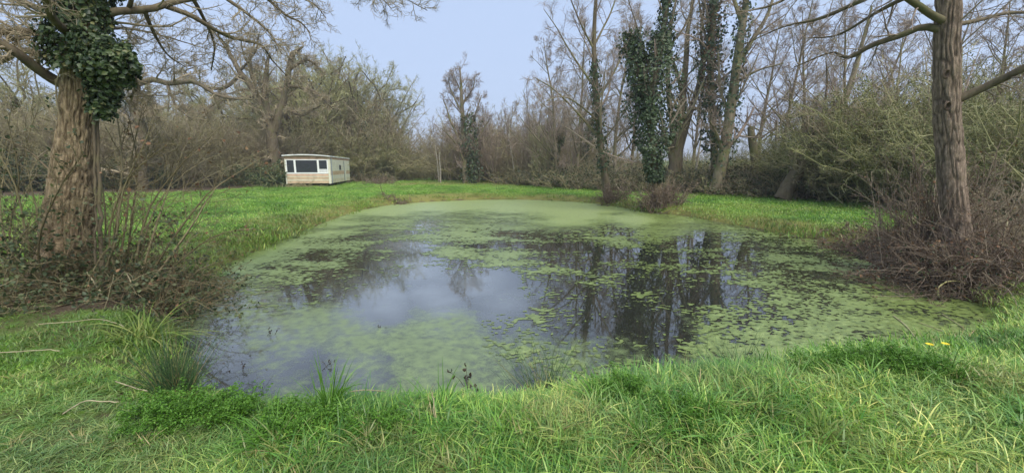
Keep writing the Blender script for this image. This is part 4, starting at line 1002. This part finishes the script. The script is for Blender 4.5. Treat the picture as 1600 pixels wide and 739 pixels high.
thicket('olive_thicket', 'tall olive green thicket of mossy twigs behind the right trunk', [
  (1290, 1420, 24, 18.5, 44, T_olive, .9, 1.4), (1360, 1500, 19.5, 15, 50, T_olive, 1.1, 1.6), (1340, 1480, 22, 18, 40, T_brown, 1.1, 1.7), (1440, 1640, 16, 12.5, 60, T_olive, 1., 1.4), (1540, 1760, 13, 10.5, 34, T_olive, .8, 1.1),
  (1330, 1640, 20, 12, 26, T_brown, .8, 1.2), (1320, 1600, 18.5, 12, 34, T_low, .9, 1.3), (1340, 1600, 19, 13, 12, T_ever, .8, 1.2)], R)

# ------------------------------------------------------------------ shrubs at the feet of the near trees
def shrub_thing(name, label, cat, base, stems, m_, lv, R, leafspec=None, group=None):
    """stems: (n,4,...) world rows; base: world position"""
    base = np.array(base, float); base[2] = float(terrain(base[0:1], base[1:2])[0])
    root = thing(name, label, cat, base, group=group)
    mb = MB(); tubes(mb, stems[0]-base, stems[1], 5, v=R.uniform(.2, .9, len(stems[0]))); tag(mb.build('stems', m_, root), kind='stuff')
    mb = MB(); o = branch_levels(mb, stems[0]-base, stems[1], lv, R); tag(mb.build('twigs', m_, root), kind='stuff')
    for nl, sz, mm, nm in (leafspec or []):
        Q = np.concatenate([q[0].reshape(-1, 3) for q in o]); q = Q[R.integers(0, len(Q), nl)] + R.normal(0, .03, (nl, 3))
        mb = MB(); leaves(mb, q, R.normal(0, 1, (nl, 3)) + [0, 0, .7], sz*R.uniform(.6, 1.3, nl), R, v=np.clip(R.normal(.5, .25, nl), 0, 1)); tag(mb.build(nm, mm, root), kind='stuff')
    return root
R = np.random.default_rng(51)
tw = lambda n1, n2, l1=.3, rm=.0028: [dict(sides=3, n=n1, t0=.15, t1=1, ang=40, angsd=16, lf=l1, K=5, wander=.14, trop=.01, rf=.45, rmin=rm*1.3, lmin=.1),
                          dict(sides=3, n=n2, t0=.15, t1=1, ang=42, angsd=18, lf=.5, K=3, wander=.18, trop=.0, rmin=rm, lmin=.06)]
def gl(pts): pts[:, 2] = terrain(pts[:, 0], pts[:, 1]) - .03; return pts
# hazel suckers leaning right beside the oak
rows = [[(165,440,5.6,.016),(185,330,5.7,.013),(190,240,5.8,.010),(178,150,5.9,.005)], [(180,445,5.5,.016),(198,340,5.7,.013),(205,250,5.9,.009),(225,160,6.1,.004)], [(195,450,5.6,.017),(205,350,5.8,.014),(215,260,6,.010),(200,180,6.2,.004)],
 [(205,455,5.4,.018),(222,360,5.6,.015),(245,305,5.8,.011),(300,240,6,.006),(350,195,6.3,.003)], [(215,450,5.5,.016),(240,365,5.7,.013),(262,300,6,.009),(290,225,6.4,.004)], [(220,455,5.5,.018),(262,385,5.7,.015),(310,320,5.9,.011),(340,290,6.1,.007),(400,255,6.4,.003)],
 [(225,455,5.3,.016),(270,395,5.5,.013),(315,330,5.7,.010),(335,295,5.9,.006),(420,240,6.2,.003)], [(160,450,5.8,.015),(165,340,6,.012),(150,240,6.2,.008),(120,150,6.4,.004)], [(190,452,5.2,.015),(170,370,5.2,.012),(200,280,5.2,.008),(270,220,5.2,.004)],
 [(230,460,5.6,.013),(290,400,5.8,.010),(345,365,6,.007),(400,358,6.2,.003)], [(210,455,5.7,.013),(240,330,6,.010),(300,262,6.3,.006),(385,225,6.6,.003)], [(150,455,4.9,.015),(180,380,4.8,.012),(192,300,4.7,.008),(230,215,4.6,.004)]]
shrub_thing('hazel_shrub', 'bare hazel suckers fanning out over the lawn beside the ivied oak', 'shrub', at(195, 455, 5.5), limbset(rows, 10), M['cane_grey'], tw(15, 7, .36), R, [(120, .05, M['dead_leaf'], 'dead_leaves')])
rows = [[(60,455,5.0,.014),(40,360,4.9,.011),(20,280,4.8,.008),(-30,200,4.7,.004)], [(40,455,5.2,.014),(15,370,5.2,.011),(30,280,5.2,.008),(10,180,5.2,.004)], [(70,455,4.8,.013),(60,380,4.6,.010),(90,300,4.5,.007),(130,240,4.4,.003)], [(20,455,5.2,.014),(-20,380,5.1,.011),(-60,300,5,.006)],
 [(75,450,4.9,.012),(30,400,4.7,.009),(-20,370,4.6,.005)], [(50,455,5.6,.014),(60,350,5.9,.011),(40,240,6.1,.007),(60,170,6.3,.003)], [(10,460,4.8,.013),(20,390,4.7,.009),(70,330,4.6,.005)], [(30,450,5.9,.014),(0,330,6.2,.010),(20,210,6.5,.005)]]
shrub_thing('hazel_shrub', 'tangle of thin olive stems on the shaded side of the ivied oak', 'shrub', at(40, 455, 5.1), limbset(rows, 10), M['cane_grey'], tw(14, 7, .38), R, [(500, .045, M['bramble_leaf'], 'leaves')])
def canes(n, cx, cy, sx, sy, L0, L1, R, up=1., droop=-.13, r=.006, wander=.16):
    p = gl(np.c_[R.normal(cx, sx, n), R.normal(cy, sy, n), np.zeros(n)])
    k = sdf(POND, p[:, 0], p[:, 1]) > -.12; p = p[k]; n = len(p)
    P, Rd = grow(p, np.c_[R.normal(0, .8, (n, 2)), np.full(n, up)], R.uniform(L0, L1, n), np.full(n, r)*R.uniform(.6, 1.4, n), np.full(n, r*.4), 10, wander, droop, R)
    g = terrain(P[..., 0], P[..., 1]); P[..., 2] = np.maximum(P[..., 2], np.maximum(g, WATER)+.02)
    return P, Rd
shrub_thing('bramble_bush', 'dark leafy bramble heaped round the roots of the ivied oak', 'shrub', (-5.4, 5.0, 0), canes(170, -5.6, 5.1, .8, .35, .7, 1.7, R), M['cane_grey'], tw(6, 3, .3), R, [(4800, .045, M['bramble_leaf'], 'leaves'), (160, .045, M['dead_leaf'], 'dead_leaves')])
shrub_thing('bramble_bush', 'brown twiggy scrub under the hazel at the water\'s corner', 'shrub', (-4.2, 5.9, 0), canes(190, -4.4, 5.8, .5, .4, .5, 1.2, R, up=1.2), M['cane_grey'], tw(6, 4, .35), R, [(1100, .033, M['bramble_leaf'], 'leaves'), (160, .033, M['dead_leaf'], 'dead_leaves')])
for lab, rows in (('pale bare crooked root stick below the hazel, left of its twin', [(162,478,4.7,.012),(158,458,4.72,.011),(146,440,4.75,.010),(136,425,4.78,.006)]), ('pale forked stick poking up under the hazel near the muddy corner', [(196,475,4.8,.011),(203,455,4.82,.010),(204,440,4.85,.008),(198,428,4.87,.005)])):
    P, Rd = limbset([rows], 10); o_ = P[0, 0].copy(); mb = MB(); tubes(mb, P-o_, Rd, 6); o = mb.build('stick', plain('pale_wood', (.36, .31, .19), .8, .2, 20) if 'pale_wood' not in bpy.data.materials else bpy.data.materials['pale_wood']); o.location = o_; tag(o, lab, 'stick')
# right bank brambles
shrub_thing('bramble_bush', 'big red brown bramble mound spilling into the duckweed', 'shrub', (6.9, 6.6, 0), canes(400, 7.0, 6.7, .75, .5, .5, 1.25, R, droop=-.18), M['cane_red'], tw(5, 3, .28, .0032), R, [(500, .045, M['dead_leaf'], 'dead_leaves'), (450, .045, M['bramble_leaf'], 'leaves')])
shrub_thing('bramble_bush', 'matted brown bramble in front of the tall grey trunk', 'shrub', (6.9, 6.0, 0), canes(330, 7.0, 6.05, .6, .25, .6, 1.4, R, up=1.4, droop=-.14), M['cane_red'], tw(5, 3, .28, .0032), R, [(400, .04, M['dead_leaf'], 'dead_leaves'), (500, .04, M['bramble_leaf'], 'leaves')])
shrub_thing('bramble_bush', 'low brown bramble running along the bank from the mound', 'shrub', (8.2, 9.4, 0), canes(240, 8.4, 9.2, .5, .9, .3, .75, R, droop=-.2), M['cane_red'], tw(6, 4, .3, .004), R, [(350, .05, M['dead_leaf'], 'dead_leaves'), (300, .05, M['bramble_leaf'], 'leaves')])
shrub_thing('thorn_shrub', 'upright reddish shoots crowding round the tall grey trunk', 'shrub', (7.3, 6.9, 0), canes(130, 7.4, 7.0, .45, .35, .9, 2.2, R, up=3.0, droop=.02, r=.008, wander=.08), M['cane_red'], tw(9, 4, .3, .003), R, [(250, .04, M['dead_leaf'], 'dead_leaves')])
shrub_thing('thorn_shrub', 'grey twiggy shrub on the field side of the tall grey trunk', 'shrub', (9.3, 7.3, 0), canes(160, 9.2, 7.4, .6, .6, .8, 1.8, R, up=1.6, droop=-.05, r=.008, wander=.1), M['twig_brown'], tw(8, 5, .3, .0032), R, [(900, .04, M['bramble_leaf'], 'leaves')])
# stump shoots at the two bank trees, scrub by the home
shrub_thing('stool_shoots', 'dark twiggy stool at the foot of the slender alder', 'shrub', at(955, 316, 21.5), canes(110, 5.2, 21.0, .38, .2, .5, 1.4, R, up=1.6, droop=-.08, r=.012), M['cane_red'], tw(6, 4, .35, .006), R)
shrub_thing('stool_shoots', 'brown twiggy stool at the foot of the ivy column', 'shrub', at(1032, 326, 17.7), canes(240, 6.5, 17.75, .38, .25, .6, 1.5, R, up=1.9, droop=-.06, r=.014), M['cane_red'], tw(4, 3, .35, .007), R)
shrub_thing('bramble_bush', 'small dark red bramble at the far water edge', 'shrub', on(625, 312), canes(60, on(625,309)[0], on(625,309)[1], .5, .3, .3, .8, R, r=.012), M['cane_red'], tw(5, 3, .35, .007), R)
shrub_thing('bramble_bush', 'reddish bush beside the dark ditch beyond the lawn', 'shrub', on(592, 288), canes(70, on(592,288)[0], on(592,288)[1], .7, .4, .7, 1.4, R, r=.016), M['cane_red'], tw(6, 4, .35, .01), R)
shrub_thing('bramble_bush', 'dry scrub against the front of the mobile home', 'shrub', (-17.6, 33.7, 0), canes(60, -17.7, 33.7, .7, .15, .4, .9, R, r=.012), M['twig_hedge'], tw(5, 3, .35, .008), R)
c = at(428, 280, 34.5)
shrub_thing('holly_bush', 'dark evergreen bush hugging the end of the mobile home', 'shrub', (c[0], c[1], 0), canes(60, c[0]-.3, c[1], .7, .5, 1.2, 2.6, R, up=2.2, droop=-.02, r=.02), M['twig_green'], tw(6, 4, .3, .008), R, [(2600, .14, M['ivy_far'], 'leaves')])

# ------------------------------------------------------------------ rush and sedge clumps, herbs
M['rush'] = leafm('rush_stem', [(.045, .09, .04), (.08, .155, .058), (.14, .22, .08), (.34, .28, .13)], .4, .1)
M['sedge'] = leafm('sedge_blade', [(.10, .17, .03), (.17, .25, .045), (.26, .31, .08), (.38, .31, .13)], .45, .25)
M['herb'] = leafm('herb_leaf', [(.06, .15, .018), (.105, .245, .026), (.17, .33, .045)], .45, .3)
M['straw'] = leafm('straw', [(.38, .31, .16), (.5, .42, .24)], .6, .2)
def rush(label, c, n, H, spread, R, lean=.32):
    c = np.array(c, float); c[2] = max(float(terrain(c[0:1], c[1:2])[0]), WATER-.05)
    root = thing('rush_clump', label, 'rush', c)
    P, Rd = grow(np.c_[R.normal(0, spread, (n, 2)), np.full(n, -.03)], np.c_[R.normal(0, lean, (n, 2)), np.ones(n)], H*R.uniform(.55, 1.1, n), np.full(n, .0034), np.full(n, .0008), 7, .03, -.035, R)
    mb = MB(); tubes(mb, P, Rd, 3, v=np.where(R.random(n) < .12, .95, R.uniform(0, .6, n))); mb.build('stems', M['rush'], root)
    mb = MB(); blades(mb, n//3, spread*1.5, .1, .3, .006, .4, R, 5, .7); mb.build('leaf_base', M['sedge'], root)
def sedge(label, c, n, H, R, m_='sedge', lean=.55, w=.010, nm='sedge_tuft', vr=(0, .8), droop=.5, spread=.09):
    c = np.array(c, float); c[2] = max(float(terrain(c[0:1], c[1:2])[0]), WATER-.05)
    mb = MB(); blades(mb, n, spread, H*.5, H, w, droop, R, 8, lean, vr=vr); o = mb.build(nm, M[m_]); o.location = c; return tag(o, label, 'grass tuft')
R = np.random.default_rng(61)
rush('dense dark green rush clump leaning over the water corner', on(272, 580), 260, .60, .055, R, .38)
rush('thin rush clump with dark stems rising from duckweed', on(850, 612, -.3), 120, .58, .08, R, .5)
rush('sparse rush tuft at the near edge beneath the tree reflections', on(1150, 566, -.25), 60, .5, .12, R, .42)
rush('few rush stems before the pale stretch of water on the near bank', on(1060, 575, -.25), 24, .32, .10, R, .4)
sedge('arching yellow green sedge tuft behind the dark rush clump', on(222, 512), 190, .75, R, lean=.6, w=.013)
sedge('low olive sedge beside the muddy corner', on(190, 520), 80, .4, R, lean=.8)
sedge('green grass hummock jutting into the pond below the hazel', at(335, 438, 7.0), 160, .38, R, 'grass', .7, .012, 'grass_hummock', spread=.28)
sedge('tall bright grass tuft standing up at the near edge', on(512, 632), 70, .52, R, 'herb', .16, .010, 'grass_tuft', droop=.16, spread=.06)
for px, py in ((690,625),(940,625),(1180,640),(1010,690),(860,700),(1480,600),(1290,690),(420,690)):
    sedge({690:'broad green grass tuft by the dead water plant', 940:'grass tuft in front of the thin rush clump', 1180:'pale grass tuft below the sparse rushes', 1010:'leafy grass tuft next to the feathery herb mat', 860:'long grass tuft amid straw in the foreground sward', 1480:'grass tuft below the yellow flowers', 1290:'grass tuft beside the dry patch', 420:'blue green grass tuft near the wide feathery herb mat'}[px],
          on(px, py), 60, .44, R, 'sedge' if px in (860, 1290, 1180) else 'herb', .42, .011, 'grass_tuft', droop=.36, spread=.06)
def herb(label, c, n, rx, ry, H, R):
    """mat of feathery divided leaves"""
    c = np.array(c, float); c[2] = float(terrain(c[0:1], c[1:2])[0])
    root = thing('herb_patch', label, 'plant', c)
    a = R.uniform(0, 6.28, n); q = np.sqrt(R.random(n)); p = np.c_[rx*q*np.cos(a), ry*q*np.sin(a), np.zeros(n)]
    p[:, 2] = terrain(p[:, 0]+c[0], p[:, 1]+c[1]) - c[2]
    P, Rd = grow(p, np.c_[R.normal(0, .75, (n, 2)), np.ones(n)], H*R.uniform(.6, 1.2, n), np.full(n, .002), np.full(n, .001), 7, .06, -.14, R)
    mb = MB(); tubes(mb, P, Rd, 3, v=.3); 
    b1 = sprout(P, Rd, 9, .35, 1, 60, 8, .38, R, .8, 3, .05, 0, .75, .001, lmin=.015); tubes(mb, b1[0], b1[1], 3, v=.4); mb.build('stems', M['herb'], root)
    mb = MB(); pos_ = b1[0][:, 1:, :].reshape(-1, 3); pos_ = np.repeat(pos_, 3, 0) + R.normal(0, .007, (len(pos_)*3, 3))
    leaves(mb, pos_, R.normal(0, .5, pos_.shape) + [0, 0, 1], R.uniform(.010, .020, len(pos_)), R, wide=.3, v=np.clip(R.normal(.55, .2, len(pos_)), 0, 1)); tag(mb.build('leaves', M['herb'], root), kind='stuff')
R = np.random.default_rng(71)
herb('wide bright feathery herb mat spreading below the rush clump', on(310, 640), 190, .42, .16, .22, R)
herb('feathery green herb beside the tall grass tuft', on(470, 655), 110, .26, .13, .2, R)
herb('feathery herb patch on the near bank below the brambles', on(1340, 572), 190, .45, .16, .22, R)
herb('round bright feathery herb in the middle of the sward', on(1075, 655), 90, .19, .14, .2, R)
herb('small feathery herb at the near edge beside the thin rushes', on(970, 605), 70, .16, .10, .2, R)
herb('feathery herb near the yellow flowers', on(1430, 585), 90, .25, .12, .2, R)
herb('low feathery herb at the trodden edge of the sward', on(590, 665), 50, .15, .10, .16, R)

# dead stalks, sticks, flowers, floating bits
def stick(label, rows, m_, nm='stick', cat='stick', z=None):
    P, Rd = limbset([rows], 12)
    P = P + np.random.default_rng(len(label)).normal(0, .006, P.shape)*np.linspace(0, 1, 12)[None, :, None]
    if z is not None: P[..., 2] = np.maximum(terrain(P[..., 0], P[..., 1]), WATER) + z
    o_ = P[0, 0].copy(); mb = MB(); tubes(mb, P-o_, Rd, 6, v=.5); o = mb.build(nm, m_); o.location = o_; return tag(o, label, cat)
pw = bpy.data.materials['pale_wood']
def flat(label, pts, r, m_, z): # stick lying on ground or water
    r *= .6
    rows = [(px, py, on(px, py, -.2)[1], r*(1-.5*i/len(pts))) for i, (px, py) in enumerate(pts)]
    return stick(label, rows, m_, z=z)
flat('long pale straw stalk lying on the grass near the dark rush clump', [(70,553),(120,548),(160,538),(198,540)], .006, pw, .10)
flat('pale straight stalk lying across the trodden left grass', [(3,599),(40,597),(85,593),(100,594)], .007, pw, .08)
flat('bleached bent stalk in the bare grass by the worn patch', [(110,705),(140,682),(165,678),(195,677)], .004, pw, .10)
flat('thin grey branched stick below the wide herb mat', [(188,637),(215,645),(235,650)], .004, pw, .10)
flat('long pale branch floating in duckweed off the bramble mound', [(1398,478),(1415,490),(1430,506),(1442,517)], .011, pw, .015)
flat('thin pale reed floating near the bramble mound', [(1440,488),(1475,500),(1512,515)], .007, pw, .012)
flat('brown stick floating by the grassy corner under the mound', [(1475,475),(1500,490),(1522,505)], .008, pw, .012)
flat('short pale twig lying in the sward by the tall grass tuft', [(550,662),(575,645),(600,628)], .005, pw, .16)
stick('dry upright stalk in the sward with a thin tip', [(680,690,2.32,.003),(679,660,2.34,.0028),(677,630,2.36,.002),(676,612,2.38,.001)], pw, 'stalk', 'stalk')
stick('short straw stalk beside the tall grass tuft', [(593,668,2.7,.003),(591,640,2.7,.0025),(588,618,2.72,.0015)], pw, 'stalk', 'stalk')
stick('pale bare stem standing in the brambles by the grey trunk', [(1566,385,6.4,.014),(1569,365,6.4,.013),(1574,345,6.4,.012)], pw, 'stalk', 'stalk')
stick('yellow lichen covered stick bent at the foot of the bramble mound', [(1466,462,5.75,.012),(1466,450,5.75,.012),(1480,440,5.8,.010),(1500,440,5.85,.008),(1520,446,5.9,.005)], plain('lichen_wood', (.40, .36, .16), .9, .3, 30))
dk = plain('sodden_leaf', (.045, .032, .022), .6, .3, 20)
R = np.random.default_rng(81)
for lab, px, py, h, n in (('wilted dark water plant drooping at the near edge', 728, 606, .20, 7), ('pair of dark leaf tips in green film', 602, 512, .05, 3), ('dark dead stems standing in grey water before the tuft', 515, 572, .09, 4), ('two dark stubby stalks in the film off the left bank', 426, 523, .10, 3), ('small dark shoots beyond the rush clump', 378, 578, .09, 3)):
    c = on(px, py, WATER); root = thing('dead_water_plant', lab, 'plant', c)
    P, Rd = grow(np.c_[R.normal(0, .03, (n, 2)), np.full(n, -.03)], np.c_[R.normal(0, .5, (n, 2)), np.ones(n)], h*R.uniform(.8, 1.3, n), np.full(n, .003), np.full(n, .0015), 7, .1, -.25 if n > 6 else -.05, R)
    mb = MB(); tubes(mb, P, Rd, 4); mb.build('stems', dk, root)
    mb = MB(); q = np.repeat(P[:, 4:].reshape(-1, 3), 2, 0); leaves(mb, q, R.normal(0, 1, q.shape), R.uniform(.012, .03, len(q))*(h/.2+.3), R, v=.5); mb.build('leaves', dk, root)
yl = plain('yellow_petal', (.75, .58, .03), .5, .1, 40)
for lab, px, py in (('yellow flower in the herb patch, with a second just beside it', 1449, 556), ('yellow flower on the outer side of the herb patch', 1474, 553)):
    c = at(px, py, on(px, py+14)[1]); g = float(terrain(c[0:1], c[1:2])[0]); root = thing('flower', lab, 'flower', (c[0], c[1], g))
    hz = max(c[2]-g, .19)
    mb = MB(); tubes(mb, np.array([[[0, 0, -.02], [.005, 0, hz*.5], [0, 0, hz]]]), np.full((1, 3), .002), 5, v=.3); mb.build('stem', M['herb'], root)
    mb = MB(); n = 22; a = np.arange(n)*2*math.pi/n; d = np.c_[np.cos(a), np.sin(a), np.full(n, .25)]; s_ = np.c_[-np.sin(a), np.cos(a), np.zeros(n)]
    V = np.stack([np.tile([0, 0, hz], (n, 1)), d*.022+s_*.004+[0, 0, hz], d*.028+[0, 0, hz], d*.022-s_*.004+[0, 0, hz]], 1); mb.add(V.reshape(-1, 3), np.arange(n*4).reshape(n, 4)); mb.build('petals', yl, root)
# white float by the far edge
c = on(759, 311, -.33); mb = MB(); th, ph = np.meshgrid(np.linspace(0, math.pi, 9), np.arange(14)*2*math.pi/14, indexing='ij')
rr = .17*(1+.12*np.cos(2*ph)); V = np.stack([rr*np.sin(th)*np.cos(ph)*1.3, rr*np.sin(th)*np.sin(ph), .11*np.cos(th)+.05], -1)
k, j = np.meshgrid(np.arange(8), np.arange(14), indexing='ij'); mb.add(V.reshape(-1, 3), np.stack([k*14+j, (k+1)*14+j, (k+1)*14+(j+1) % 14, k*14+(j+1) % 14], -1).reshape(-1, 4))
o = mb.build('white_stone', M['white']); o.location = c; tag(o, 'small white stone at the far water edge', 'stone')

# ------------------------------------------------------------------ damp air
mb = MB(); box(mb, -4100, 4100, -4100, 4100, -3.5, 60)
m = bpy.data.materials.new('damp_air'); m.use_nodes = True; m.node_tree.nodes.clear()
pv = m.node_tree.nodes.new('ShaderNodeVolumePrincipled'); om = m.node_tree.nodes.new('ShaderNodeOutputMaterial')
pv.inputs['Color'].default_value = (.92, .94, 1.0, 1); pv.inputs['Density'].default_value = .0011; pv.inputs['Anisotropy'].default_value = .2
m.node_tree.links.new(pv.outputs[0], om.inputs['Volume'])
tag(mb.build('haze', m, smooth_=False), 'thin pale haze in the damp air over the clearing', 'haze', kind='stuff')
